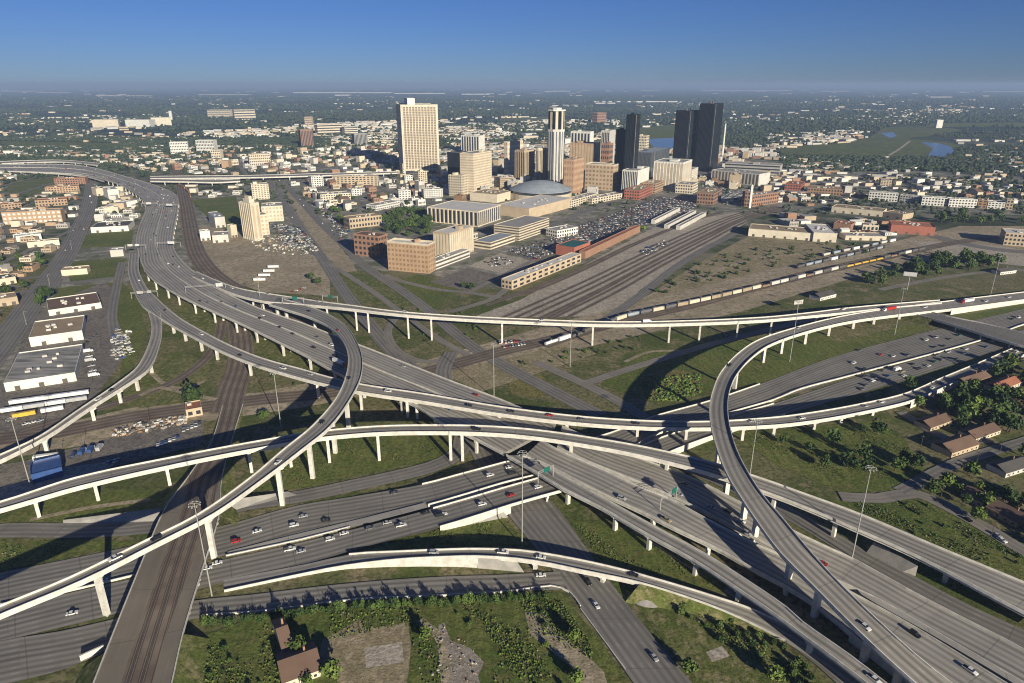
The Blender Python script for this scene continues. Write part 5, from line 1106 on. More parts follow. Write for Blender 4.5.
park(962, 466, 972, 462, 3, 90, ['sedan', 'suv'], ['white', 'silver', 'grey'], 'the lane between the houses at right', 19)
park(640, 252, 656, 245, 8, 90, ['sedan', 'suv'], PAL, 'the lot beside the rail terminal', 20)

# overhead sign gantries, billboards, mast lamps
def gantry(ax, ay, bx, by, z, panels, label, front=True, mat='sign_green', h=7.5):
    a, b = P(ax, ay, z), P(bx, by, z); d = (b-a); L_ = d.length; an = math.atan2(d.y, d.x)
    rt = empty('sign_gantry', a, label, 'sign gantry', None, an)
    for x in (0, L_): m = MB(); m.bar((x, 0, 0), (x, 0, h), .28, 8); obj('post', m, M['galvanised'], rt)
    m = MB()
    for zz in (h-.3, h-1.5): m.bar((0, 0, zz), (L_, 0, zz), .14, 6)
    n = max(3, int(L_/2))
    for k in range(n): m.bar((L_*k/n, 0, h-.3 if k % 2 else h-1.5), (L_*(k+1)/n, 0, h-1.5 if k % 2 else h-.3), .08, 5)
    obj('truss_beam', m, M['galvanised'], rt)
    for (u, w_, hh) in panels:
        m = MB(); y = -.4 if front else .4
        m.box(u*L_, y, h-.9-hh/2, w_, .15, hh)
        po = obj('sign_panel', m, M[mat], rt)
        m = MB(); m.box(u*L_, y-.09, h-.9-hh/2+.25, w_-.5, .02, hh-.5); m2 = bpy.data.objects.new('sign_face', m.mesh('sign_face', [M[mat]])); C.objects.link(m2); m2.parent = po
gantry(126, 250, 146, 249.5, 11.5, [(.25, 6.5, 3), (.6, 5, 3)], 'white-backed sign gantry over the left lanes of the trunk highway', mat='sign_white')
gantry(158, 247.5, 181, 247, 11.5, [(.6, 9, 3.6)], 'white-backed sign gantry over the right lanes of the trunk highway', mat='sign_white')
gantry(142, 207, 158, 206.5, 11, [(.45, 9, 3.6)], 'white sign gantry over the left lanes higher up the trunk highway', mat='sign_white')
gantry(160, 208, 180, 208.5, 11, [(.5, 12, 3.6)], 'greenish-white sign gantry over the right lanes higher up the trunk highway', mat='sign_white')
gantry(132, 299, 158, 297, 12.5, [(.35, 6, 3), (.7, 4, 3)], 'grey sign gantry over the fork of the two left ramps', mat='galvanised')
gantry(186, 293, 226, 290, 13, [(.85, 7, 4)], 'wide gantry with one pale sign where the straight flyover leaves the trunk highway', mat='sign_white')
gantry(283, 304, 304, 304.5, 17.5, [(.6, 5, 3)], 'small green sign gantry at the start of the tall curved ramp')
gantry(323, 302, 338, 303.5, 21, [(.55, 4.5, 3)], 'small green sign standing over the start of the straight flyover')
gantry(538, 483, 553, 476, 12, [(.55, 4.5, 3)], 'green sign over the narrow ramp left of the broad carriageway')
gantry(660, 510, 676, 498, 10.8, [(.8, 4.5, 3)], 'green sign at the right edge of the broad middle carriageway')
def billboard(px, py, top, w_, hh, rz, label, mat):
    c = P(px, py); h = top_h(c, top)
    rt = empty('billboard', c, label, 'billboard', None, R(rz))
    m = MB(); m.bar((0, 0, 0), (0, 0, h-hh), .45, 10); obj('post', m, M['galvanised'], rt)
    m = MB(); m.box(0, 0, h-hh, w_, .5, hh); pn = obj('panel', m, M['dark_grey'], rt)
    m = MB(); m.box(0, -.27, h-hh+.2, w_-.5, .03, hh-.4); q = bpy.data.objects.new('panel_face', m.mesh('panel_face', [M[mat]])); C.objects.link(q); q.parent = pn
    m = MB(); m.box(0, -.7, h-hh-.15, w_, .9, .1); obj('catwalk', m, M['galvanised'], rt)
billboard(907, 290, 272, 14, 5, -25, 'billboard with a pale blue face on a tall post by the dark thicket', 'sign_white')
billboard(797, 312, 300, 12, 4.5, 20, 'smaller billboard beside the rail corridor above the curved ramp', 'pale_grey')
def mast(bx, by, ty, label, group='high mast lights around the junction'):
    c = P(bx, by); h = top_h(c, ty)
    rt = empty('mast_light', c, label, 'light mast', group)
    m = MB(); m.bar((0, 0, 0), (0, 0, h), .36, 8, 0, .18); obj('pole', m, M['galvanised'], rt)
    m = MB(); n = 16; rr = 2.2
    pts = [(rr*math.cos(2*math.pi*i/n), rr*math.sin(2*math.pi*i/n), h-.4) for i in range(n)]
    for i in range(n): m.bar(pts[i], pts[(i+1) % n], .1, 5)
    for i in range(0, n, 4): m.bar((0, 0, h-.2), pts[i], .1, 5)
    rg = obj('lamp_ring', m, M['galvanised'], rt)
    for k in range(8):
        an = k*math.pi/4; m = MB(); m.cyl((rr+.3)*math.cos(an), (rr+.3)*math.sin(an), h-1.0, .34, .2, .5, 8); q = bpy.data.objects.new('lamp_head', m.mesh('lamp_head', [M['galvanised']])); C.objects.link(q); q.parent = rg
mast(31, 488, 418, 'high mast light beside the blue shed at the left edge'); mast(212, 596, 503, 'high mast light standing by the right edge of the rail bridge')
mast(281, 427, 372, 'high mast light left of the tall curved ramp'); mast(522, 546, 452, 'high mast light on the grass beside the cross street')
mast(852, 558, 467, 'high mast light between the two right-hand carriageways'); mast(570, 367, 322, 'high mast light below the middle of the straight flyover')
mast(494, 398, 344, 'high mast light behind the trunk highway near the middle'); mast(894.5, 335, 288, 'high mast light on the grass beside the crowded freeway')
mast(990, 297, 256, 'high mast light above the right end of the merged ramps'); mast(789.6, 362, 301, 'high mast light inside the curve of the right ramp')
mast(262, 312, 277, 'high mast light beside the start of the straight flyover'); mast(748, 488, 420, 'high mast light behind the right ramp')
def lamp(bx, by, ty, rz, label):
    c = P(bx, by); h = min(top_h(c, ty), 14); rt = empty('street_lamp', c, label, 'street lamp', 'street lamps along the left street', R(rz))
    m = MB(); m.bar((0, 0, 0), (0, 0, h), .2, 6, 0, .12); obj('pole', m, M['galvanised'], rt)
    m = MB(); m.bar((0, 0, h), (2.4, 0, h+.3), .09, 5); ar = obj('arm', m, M['galvanised'], rt)
    m = MB(); m.box(2.6, 0, h+.15, .9, .35, .2); q = bpy.data.objects.new('lamp_head', m.mesh('lamp_head', [M['galvanised']])); C.objects.link(q); q.parent = ar
lamp(26.6, 325, 303, 0, 'tall street lamp on the left street, nearest'); lamp(50, 286, 267, 0, 'tall street lamp on the left street beside the round tree'); lamp(72, 250, 236, 0, 'tall street lamp on the left street, farthest')
UP = []
def util(px, py, h=11):
    c = P(px, py); rt = empty('utility_pole', c, 'x', 'utility pole', None, R(rnd.uniform(-20, 20)))
    m = MB(); m.bar((0, 0, 0), (0, 0, h), .17, 6, 0, .11); obj('pole', m, M['bark'], rt); m = MB(); m.box(0, 0, h-1.2, 2.6, .14, .16); obj('crossarm', m, M['bark'], rt); UP.append(rt)
for x_, y_ in ((12, 296), (30, 272), (48, 252), (60, 234), (74, 212), (60, 286), (96, 280), (116, 292), (118, 322), (124, 345), (100, 350), (92, 384), (528, 300), (560, 305), (543, 308), (566, 296), (600, 300), (575, 312), (520, 312), (498, 330), (240, 262), (262, 250), (280, 242), (300, 262), (720, 300), (760, 292), (812, 284), (850, 276), (900, 262), (640, 345), (690, 338), (150, 425), (120, 440), (84, 450), (60, 462), (920, 450), (948, 430), (975, 468), (1000, 452), (940, 500), (990, 540)):
    util(x_, y_)
UP.sort(key=lambda o: proj(o.location)[0])
# abutment cone of paving under the exit ramp and rubble apron
def cone(cx, cy, r, h, label, name='paved_slope'):
    c = P(cx, cy); m = MB(); n = 10
    for i in range(n):
        a0, a1 = -math.pi*.9+i*math.pi/n, -math.pi*.9+(i+1)*math.pi/n
        m.face([(0, 0, h), (r*math.cos(a0), r*math.sin(a0), 0), (r*math.cos(a1), r*math.sin(a1), 0)])
    o = bpy.data.objects.new(name, m.mesh(name, [M['concrete_grey']])); C.objects.link(o); o.location = c; tag(o, label, 'embankment')
cone(648, 592, 11, 5.0, 'cone of pale paving where the exit ramp meets its embankment')
def slab_slope(q, label):
    """a paved slope under a bridge: q = four (px, py, z) corners"""
    p = [P(*v) for v in q]; m = MB(); b = p[0].copy(); b.z = 0
    m.face([v-b for v in p]); lo = [Vector((v.x, v.y, -.1))-b for v in p]
    for i in range(4): j = (i+1) % 4; m.face([p[i]-b, lo[i], lo[j], p[j]-b])
    o = bpy.data.objects.new('paved_slope', m.mesh('paved_slope', [M['concrete_grey']])); C.objects.link(o); o.location = b; tag(o, label, 'embankment')
slab_slope([(866, 553, .2), (902, 572, .2), (918, 566, 6), (874, 542, 6)], 'tan paved slope under the right end of the arched flyover')
slab_slope([(63, 524, .15), (158, 522, .15), (161, 508, 5), (63, 520, 1.2)], 'long white sloping wall left of the rail bridge above the exit road')
slab_slope([(222, 515, .15), (300, 496, .15), (288, 491.5, 1.2), (222, 501, 5)], 'long white sloping wall right of the rail bridge below the grass triangle')
slab_slope([(452, 528, .2), (508, 517, .2), (500, 508, 4.5), (450, 521, 3)], 'pale paved slope under the lower carriageway beside the cross street')
slab_slope([(478, 568, .2), (524, 572, .2), (516, 560, 5.5), (476, 558, 5.5)], 'white paved slope under the exit ramp beside the frontage road')

# ------------------------------------------------------------------ trees
def crown_mesh(name, seed, mat, n=260, leaf=1.0, ragged=.35, flat=.8):
    """unit crown: leaf faces spread through several clumps"""
    q = np.random.RandomState(seed); nc = 11
    cen = q.normal(size=(nc, 3)); cen /= np.linalg.norm(cen, axis=1)[:, None]; cen *= (q.rand(nc, 1)**.5)*.62; cen[:, 2] *= flat
    rad = q.uniform(.28, .5, nc); k = q.randint(0, nc, n)
    d = q.normal(size=(n, 3)); d /= np.linalg.norm(d, axis=1)[:, None]
    p = cen[k]+d*(rad[k]*q.uniform(.65, 1.0+ragged, n))[:, None]; p[:, 2] = np.maximum(p[:, 2], -.55*flat)
    nrm = d+q.normal(size=(n, 3))*.5; nrm /= np.linalg.norm(nrm, axis=1)[:, None]
    t = np.cross(nrm, q.normal(size=(n, 3))); t /= np.linalg.norm(t, axis=1)[:, None]; b = np.cross(nrm, t)
    s = leaf*q.uniform(.10, .22, n)[:, None]
    v = np.stack([p-t*s-b*s*.8, p+t*s-b*s*.6, p+t*s*.8+b*s, p-t*s*.7+b*s*.9], 1).reshape(-1, 3)
    me = bpy.data.meshes.new(name); me.vertices.add(4*n); me.vertices.foreach_set('co', v.ravel().astype(np.float32))
    me.loops.add(4*n); me.loops.foreach_set('vertex_index', np.arange(4*n, dtype=np.int32))
    me.polygons.add(n); me.polygons.foreach_set('loop_start', np.arange(0, 4*n, 4, dtype=np.int32)); me.update(calc_edges=True)
    me.materials.append(M[mat]); return me
def trunk_mesh(seed):
    q = random.Random(seed); m = MB(); m.bar((0, 0, -1.2), (0, 0, -.3), .075, 7, 0, .05)
    for k in range(5):
        an = q.uniform(0, 6.28); m.bar((0, 0, -.45+.06*k), (.4*math.cos(an), .4*math.sin(an), q.uniform(0, .35)), .035, 5, 0, .012)
    return m.mesh('trunk', [M['bark']])
TP = []
for i in range(9):
    mt = ('leaf_dark', 'leaf_mid', 'leaf_bright')[i % 3]
    TP.append((crown_mesh('crown', 20+i, mt, 420, .75, flat=.75+.1*(i % 2)), trunk_mesh(i), ('dark', 'olive green', 'bright green')[i % 3]))
NT = [0]
def tree(x, y, r, kind=None, label=None, group=None, shrub=False, cat='tree', hs=1.0, shape_word='tree'):
    """crown radius r in metres at world x, y"""
    i = kind+3*rnd.randrange(3) if kind is not None else rnd.randrange(9)
    cm, tm, word = TP[i]; NT[0] += 1
    o = bpy.data.objects.new('shrub' if shrub else 'tree', None); C.objects.link(o); o.location = (x, y, 0); o.rotation_euler = (0, 0, rnd.uniform(0, 6.28))
    tag(o, label or word+' '+shape_word, 'shrub' if shrub else cat, group)
    c_ = bpy.data.objects.new('crown', cm); C.objects.link(c_); c_.parent = o
    z = r*(.62 if shrub else 1.1)*hs; c_.scale = (r, r, r*hs); c_.location = (0, 0, z)
    t_ = bpy.data.objects.new('trunk', tm); C.objects.link(t_); t_.parent = o; t_.scale = (r, r, r*hs); t_.location = (0, 0, z)
    if shrub: t_.location = (0, 0, z*1.3)
    return o, word
TREES = []
def T(px, py, r, kind, label): p = P(px, py); o, w_ = tree(p.x, p.y, r, kind, label, 'single trees near the junction'); return o
T(299, 655, 4.6, 2, 'bright green tree beside the derelict house, left one'); T(331, 680, 5.2, 2, 'larger bright green tree right of the derelict house')
T(308, 688, 3.2, 2, 'small bright green tree in front of the derelict house'); T(425, 640, 3.4, 2, 'yellow-green small tree on the rubble lot')
T(574, 640, 3.6, 2, 'bright green tree left of the cross street'); T(577, 683, 3.5, 2, 'bright green tree at the bottom edge by the dirt path')
T(687, 672, 3.8, 1, 'olive green tree right of the cross street'); T(774, 682, 4.0, 2, 'bright green tree at the bottom edge right of the cross street')
T(194, 405, 8, 0, 'round dark tree behind the signal house'); T(46, 300, 9, 0, 'round dark tree beside the left street'); T(40, 306, 7, 0, 'dark tree next to the round one at the left street')
T(970, 414, 8, 2, 'big bright green tree among the houses at right'); T(918, 407, 5, 1, 'green tree beside the flyover wall at right'); T(985, 507, 5, 2, 'bright green tree in front of the brick house at right')
T(970, 476, 6, 1, 'green tree beside the lane at right'); T(976, 520, 4.5, 2, 'bright green tree right of the narrow street at right'); T(1001, 410, 8, 0, 'large dark tree at the right edge')
T(932, 495, 5, 1, 'olive tree at the bend of the narrow street at right'); T(312, 280, 5, 0, 'dark bush tree on the dirt yard'); T(318, 285, 5, 0, 'dark tree beside the dark bush on the dirt yard')
T(464, 288, 4, 0, 'small tree beside the station, left one'); T(472, 290, 5, 0, 'small tree beside the station, right one')
def scatter_trees(poly, n, rr, kinds, place, seed, maxn=99, avoid=True, hs=1.0, shrub=False, word='tree'):
    q = random.Random(seed); pts = np.array([(P(x, y).x, P(x, y).y) for x, y in poly]); x0, y0 = pts.min(0); x1, y1 = pts.max(0); k = 0; tr = 0
    got = []
    while k < n and tr < n*60:
        tr += 1; x, y = q.uniform(x0, x1), q.uniform(y0, y1)
        if not inside(np.array([x]), np.array([y]), pts)[0]: continue
        r = q.uniform(*rr)
        if avoid and not free(x, y, r*.8): continue
        kd = q.choice(kinds); w_ = ('dark', 'olive green', 'bright green')[kd]
        o, _ = tree(x, y, r, kd, None, None, shrub, hs=hs)
        g_ = w_+' '+word+'s '+place; VEH.append((o, w_+' '+word, g_, place)); k += 1
scatter_trees([(380, 225), (395, 212), (430, 214), (436, 236), (405, 238), (385, 232)], 55, (5, 8), [0, 0, 0, 1], 'in the dark grove left of the convention hall', 1)
scatter_trees([(905, 262), (925, 250), (985, 245), (1000, 268), (950, 282), (915, 280)], 45, (5, 8.5), [0, 1, 1], 'in the dark thicket at right', 2)
scatter_trees([(862, 272), (905, 268), (915, 282), (870, 292)], 12, (4, 7), [0, 1], 'left of the dark thicket at right', 3)
scatter_trees([(930, 215), (1060, 220), (1060, 232), (940, 228)], 16, (6, 10), [0, 1], 'below the apartment row at upper right', 4)
scatter_trees([(905, 388), (1040, 352), (1060, 440), (1000, 470), (900, 425)], 60, (4, 7.5), [0, 0, 0, 1, 2], 'between the houses at right', 5)
scatter_trees([(925, 480), (1040, 500), (1060, 560), (1000, 520), (940, 500)], 26, (3, 6), [0, 1, 2], 'around the narrow street at right', 6)
scatter_trees([(660, 600), (720, 612), (800, 655), (850, 700), (800, 690), (700, 630)], 30, (1.2, 2.4), [0, 1], 'on the bank below the exit ramp', 7, shrub=True, word='shrub')
scatter_trees([(0, 262), (40, 255), (60, 262), (30, 290), (0, 300)], 8, (5, 8), [0, 1], 'around the buildings at the left edge', 9)
scatter_trees([(195, 330), (230, 345), (345, 385), (330, 395), (230, 370)], 16, (1, 2.2), [0, 1], 'under the two left ramps', 31, shrub=True, word='shrub')
scatter_trees([(505, 330), (640, 330), (640, 350), (560, 362), (500, 375)], 22, (1, 2.4), [0, 1], 'under the straight flyover', 32, shrub=True, word='shrub')
scatter_trees([(380, 305), (470, 312), (500, 360), (430, 350)], 14, (1, 2.2), [0, 1], 'between the avenues under the straight flyover', 33, shrub=True, word='shrub')
scatter_trees([(210, 395), (270, 395), (270, 420), (220, 420)], 5, (2, 3), [1], 'beside the tracks under the flyover', 10, shrub=True, word='shrub')
scatter_trees([(760, 245), (900, 243), (905, 250), (800, 262)], 6, (3, 5), [0, 1], 'on the waste ground before the cream warehouse', 11, avoid=False)
scatter_trees([(640, 232), (664, 224), (672, 230), (650, 240)], 6, (4, 6), [1, 2], 'beside the platform canopies', 12)
scatter_trees([(330, 208), (345, 212), (352, 250), (340, 232)], 10, (4, 7), [0, 1], 'along the avenue by the brick depot', 13)
scatter_trees([(290, 255), (330, 255), (330, 268), (262, 262), (230, 256), (240, 250)], 8, (3.5, 6), [0, 1], 'around the dirt yard below the station tower', 14)
scatter_trees([(450, 600), (560, 598), (590, 640), (570, 690), (490, 690), (500, 650), (455, 618)], 16, (.7, 1.7), [0, 1, 1, 2], 'on the overgrown lot at the bottom', 21, shrub=True, word='shrub', avoid=False)
scatter_trees([(190, 650), (280, 625), (280, 690), (180, 690)], 14, (.7, 1.5), [1, 0], 'on the rough grass left of the derelict house', 22, shrub=True, word='shrub', avoid=False)
scatter_trees([(830, 505), (930, 505), (1030, 560), (1000, 570), (900, 530)], 16, (.8, 1.6), [1, 1, 0], 'on the grass above the arched flyover', 23, shrub=True, word='shrub')
scatter_trees([(740, 430), (900, 425), (930, 480), (850, 490)], 14, (3, 6), [0, 0, 1], 'on the dark field right of the curved ramp', 24)
scatter_trees([(640, 282), (700, 262), (760, 248), (860, 252), (760, 272), (660, 300)], 75, (1.2, 3.4), [0, 1], 'on the waste ground beside the long train', 25, avoid=True, shrub=True, word='shrub')
scatter_trees([(290, 175), (400, 160), (440, 170), (430, 205), (345, 212), (300, 190)], 30, (4, 7), [0, 0, 1], 'among the low blocks left of the tallest tower', 26)
# row of small trees south of the frontage road
q = random.Random(5); row = [(205, 622), (260, 617), (352, 606), (428, 602), (510, 597), (545, 594)]
rc = catmull([P(x, y) for x, y in row], [9, 13, 13, 13, 6])
for i, p in enumerate(rc):
    r = q.uniform(1.5, 2.3); o, _ = tree(p.x+q.uniform(-.8, .8), p.y-2.2+q.uniform(-1, 1), r, q.choice((0, 0, 1)), None, None, True, hs=q.uniform(1.2, 1.8))
    VEH.append((o, 'small hedge shrub', 'hedge shrubs along the bottom frontage road', 'along the white wall of the bottom frontage road'))

# ------------------------------------------------------------------ city fabric: small buildings
SMALL = {}
def small_proto(kind, col, roof):
    k = (kind, col, roof)
    if k in SMALL: return SMALL[k]
    m = MB()
    if kind == 'flat':
        m.box(0, 0, 0, 1, 1, 1, 0); m.box(0, 0, 1, .94, .94, .03, 1)
        for (x, y, lx, ly) in ((0, -.48, 1, .04), (0, .48, 1, .04), (-.48, 0, .04, .92), (.48, 0, .04, .92)): m.box(x, y, 1.001, lx, ly, .1, 0)
        m.box(.2, .1, 1.03, .15, .2, .3, 0); m.box(-.25, -.15, 1.03, .1, .12, .2, 0)
        for k2 in range(5): m.face([(-.42+.18*k2, -.502, .3), (-.3+.18*k2, -.502, .3), (-.3+.18*k2, -.502, .7), (-.42+.18*k2, -.502, .7)], 2)
    elif kind == 'ell':
        m.box(-.2, 0, 0, .6, 1, 1, 0); m.box(.3, -.2, 0, .4, .6, .7, 0); m.box(-.2, 0, 1, .56, .95, .03, 1); m.box(.3, -.2, .7, .37, .56, .03, 1)
        for k2 in range(3): m.face([(-.45+.18*k2, -.502, .3), (-.33+.18*k2, -.502, .3), (-.33+.18*k2, -.502, .75), (-.45+.18*k2, -.502, .75)], 2)
    else:
        m.box(0, 0, 0, 1, 1, .7, 0)
        for s in (-1, 1):
            m.face([(-.53, s*.53, .68), (.53, s*.53, .68), (.53, 0, 1.05), (-.53, 0, 1.05)], 1)
            m.face([(s*.5, -.5, .7), (s*.5, .5, .7), (s*.5, 0, 1.03)], 0)
    me = m.mesh('low_building', [M[col], M[roof], M['window_soft']]); SMALL[k] = me; return me
WALLN = {'white': 'white', 'cream': 'cream', 'tan': 'tan', 'brick': 'red brick', 'grey': 'grey', 'pale_grey': 'pale grey', 'orange_brick': 'orange brick', 'yellowish': 'yellowish', 'brown': 'brown'}
stuff_boxes = []   # (x,y,w,d,h,ang,palette)
def district(poly, ang, cell, fill_, hr, place, seed, indiv, cols=('white', 'white', 'cream', 'cream', 'tan', 'pale_grey', 'pale_grey', 'brick', 'grey'), kinds=('flat', 'flat', 'ell', 'gable'), sz=(.35, .8)):
    q = random.Random(seed); pts = np.array([(P(x, y).x, P(x, y).y) for x, y in poly]); cx, cy = pts.mean(0); a = R(ang); ca, sa = math.cos(a), math.sin(a)
    ext = np.abs(pts-pts.mean(0)).max()*1.5; n = int(ext/cell)+1; cells = []
    for i in range(-n, n+1):
        for j in range(-n, n+1):
            x = cx+(i*ca-j*sa)*cell+q.uniform(-.12, .12)*cell; y = cy+(i*sa+j*ca)*cell+q.uniform(-.12, .12)*cell
            if q.random() > fill_ or not inside(np.array([x]), np.array([y]), pts)[0]: continue
            w_, d_ = cell*q.uniform(*sz), cell*q.uniform(*sz)
            if not free(x, y, min(w_, d_)*.42): continue
            cells.append((x, y, w_, d_, q.uniform(*hr)*(1 if q.random() > .1 else 1.8), q.choice(cols), q.choice(kinds)))
    cells.sort(key=lambda t: t[1])
    for k, (x, y, w_, d_, h_, cl, kd) in enumerate(cells):
        mark_poly([(x-w_/2, y-d_/2), (x+w_/2, y-d_/2), (x+w_/2, y+d_/2), (x-w_/2, y+d_/2)])
        if k >= indiv: stuff_boxes.append((x, y, w_, d_, h_, a, cl)); continue
        rf = q.choice({'white': ('roof_white', 'roof_grey'), 'brick': ('roof_grey', 'roof_brown')}.get(cl, ('roof_grey', 'roof_white', 'roof_tan', 'roof_dark', 'roof_brown')))
        o = bpy.data.objects.new('low_building', small_proto(kd, cl, rf)); C.objects.link(o)
        o.location = (x, y, 0); o.rotation_euler = (0, 0, a); o.scale = (w_, d_, h_); tag(o, None, 'building')
        VEH.append((o, WALLN[cl]+' '+{'flat': 'flat-roofed', 'ell': 'stepped', 'gable': 'gable-roofed'}[kd]+' building', 'low buildings '+place, place))
def street_grid(poly, ang, s1, s2, w_):
    pts = np.array([(P(x, y).x, P(x, y).y) for x, y in poly]); cx, cy = pts.mean(0); ext = np.abs(pts-pts.mean(0)).max()*1.5
    for dr, sp in ((0, s1), (90, s2)):
        a = R(ang+dr); d = np.array((math.cos(a), math.sin(a))); nn = np.array((-d[1], d[0]))
        for k in range(-int(ext/sp), int(ext/sp)+1):
            ts = np.arange(-ext, ext, 8.0); X = cx+nn[0]*k*sp+d[0]*ts; Y = cy+nn[1]*k*sp+d[1]*ts; ok = inside(X, Y, pts)
            if ok.sum() < 8: continue
            i0, i1 = np.argmax(ok), len(ok)-1-np.argmax(ok[::-1]); p, q_ = Vector((X[i0], Y[i0], 0)), Vector((X[i1], Y[i1], 0))
            _layer[0] += .1; z_ = Vector((0, 0, .02+.004*_layer[0])); n2 = Vector((nn[0], nn[1], 0))*w_/2; L_ = (q_-p).length
            m = MB(); f_ = [p-n2+z_, q_-n2+z_, q_+n2+z_, p+n2+z_]; m.face(f_, 0, [(0, 0), (0, L_), (w_, L_), (w_, 0)]); struct('street', m, M['street_asphalt']); mark_poly(f_)
street_grid([(285, 178), (400, 160), (450, 175), (440, 205), (380, 215), (345, 210), (300, 190)], 35, 80, 110, 11)
street_grid([(440, 168), (560, 158), (700, 155), (770, 172), (745, 200), (640, 200), (560, 190), (470, 205)], 62, 90, 90, 12)
street_grid([(0, 176), (85, 178), (86, 205), (60, 255), (0, 320), (-60, 320)], 10, 70, 95, 9)
street_grid([(90, 160), (230, 156), (300, 150), (390, 148), (400, 158), (280, 174), (150, 170)], 45, 90, 120, 11)
street_grid([(780, 176), (900, 180), (1060, 190), (1060, 204), (900, 200), (806, 204)], 12, 75, 110, 10)
district([(0, 170), (85, 174), (86, 205), (60, 255), (0, 330), (-60, 330)], 10, 27, .85, (4, 7), 'left of the wide left street', 1, 34, ('white', 'cream', 'tan', 'brick', 'grey', 'orange_brick'))
district([(92, 182), (128, 186), (140, 205), (128, 240), (92, 235)], 12, 25, .85, (4, 7), 'inside the highway curve', 2, 14)
district([(190, 182), (240, 182), (250, 205), (200, 215)], 5, 34, .3, (4, 6), 'left of the second station tower', 3, 4)
district([(285, 178), (400, 160), (450, 175), (440, 205), (380, 215), (345, 210), (330, 215), (300, 190)], 35, 28, .8, (5, 12), 'between the avenue and the tallest tower', 4, 60)
district([(440, 168), (560, 158), (600, 160), (600, 200), (560, 188), (500, 200), (440, 205)], 62, 33, .8, (8, 20), 'among the downtown towers', 5, 26, ('white', 'cream', 'tan', 'pale_grey', 'brick', 'brown'))
district([(600, 155), (700, 155), (760, 165), (790, 180), (740, 190), (640, 182)], 62, 32, .8, (7, 16), 'around the black towers', 6, 26, ('white', 'cream', 'tan', 'pale_grey', 'brick', 'brown'))
district([(760, 176), (900, 180), (1060, 190), (1060, 206), (900, 202), (800, 206), (765, 200)], 12, 28, .75, (4, 9), 'above the freight house at upper right', 7, 40, ('white', 'cream', 'tan', 'brick', 'grey', 'pale_grey'))
district([(780, 215), (830, 218), (900, 222), (960, 226), (890, 240), (780, 228)], 8, 28, .6, (4, 8), 'around the cream warehouse', 8, 14, ('white', 'tan', 'brick', 'grey'))
district([(90, 160), (230, 156), (300, 150), (390, 148), (400, 158), (280, 176), (150, 172)], 45, 32, .8, (5, 11), 'beyond the thin white viaduct', 9, 60)
district([(420, 150), (560, 146), (780, 150), (780, 160), (600, 154), (440, 165)], 60, 34, .7, (6, 12), 'behind the downtown skyline', 10, 14)

def far_boxes(n, seed, regions):
    q = random.Random(seed)
    for (x0, y0, x1, y1, cnt, big, cols) in regions:
        for _ in range(cnt):
            px = q.uniform(x0, x1)
            # even in distance rather than in rows
            d0, d1 = P(512, y1).y, P(512, y0).y; yy = d0+(d1-d0)*q.random()
            x = (px-512)/F*(yy*CP+H*SP)
            if not free(x, yy, 4): continue
            if math.sin(x*.0023+seed)*math.cos(yy*.0019+x*.0011)+.7*math.sin(x*.0061-yy*.0043)+q.gauss(0, .45) < (-.1 if yy < 3500 else .35): continue
            s = q.uniform(.6, 1.6)*big; stuff_boxes.append((x, yy, s*q.uniform(.7, 2.2), s*q.uniform(.5, 1.1), q.uniform(4, 9)*(1+big/200), R(q.uniform(-20, 40)), q.choice(cols)))
W5 = ('white', 'cream', 'cream', 'pale_grey', 'pale_grey', 'tan'); MX = ('white', 'cream', 'tan', 'tan', 'pale_grey', 'grey', 'grey', 'brown')
far_boxes(0, 3, (
    (-60, 146, 400, 158, 420, 16, MX), (400, 142, 780, 156, 420, 18, MX), (780, 158, 1080, 182, 420, 14, MX),
    (205, 122, 320, 138, 500, 20, W5), (320, 120, 400, 150, 420, 20, W5), (440, 117, 548, 140, 900, 24, W5), (548, 120, 620, 140, 220, 20, W5),
    (0, 118, 110, 127, 160, 26, W5), (90, 116, 200, 130, 200, 30, W5), (0, 130, 200, 145, 160, 14, MX),
    (760, 118, 860, 148, 420, 24, W5), (860, 110, 1060, 126, 420, 28, W5), (930, 128, 1060, 142, 260, 26, W5), (800, 100, 1060, 112, 420, 40, MX),
    (0, 96, 400, 116, 420, 34, MX), (400, 100, 800, 116, 300, 34, MX), (640, 104, 760, 140, 260, 22, W5), (800, 116, 1060, 170, 420, 14, MX),
    (-40, 89, 1060, 97, 420, 90, W5)))
# far long white sheds seen as bright streaks
for (x0, x1, y, dpt, h_) in ((295, 392, 93, 320, 20), (336, 350, 95.5, 240, 18), (395, 445, 93.8, 200, 16), (462, 490, 94.5, 220, 18), (545, 570, 91.5, 200, 20), (592, 680, 102, 170, 12), (595, 615, 103.5, 80, 10), (100, 125, 96, 300, 20), (130, 150, 96.3, 200, 18), (200, 250, 95, 200, 15), (865, 890, 97, 250, 20), (925, 950, 97.5, 150, 18), (960, 975, 100, 150, 16), (0, 40, 91.5, 500, 25), (40, 70, 93, 200, 18), (640, 660, 91, 200, 20), (700, 790, 91, 300, 22), (820, 850, 91.5, 200, 20), (335, 370, 104, 60, 9), (390, 400, 103, 50, 9), (980, 1024, 92, 300, 20)):
    p0, p1 = P(x0, y), P(x1, y); stuff_boxes.append(((p0.x+p1.x)/2, p0.y, (p1-p0).length, dpt, h_, 0, 'white' if 290 < x0 < 620 else 'grey'))
pal = ['white', 'cream', 'tan', 'pale_grey', 'brick', 'grey', 'orange_brick', 'yellowish', 'brown', 'roof_grey', 'roof_white', 'roof_tan', 'roof_dark']
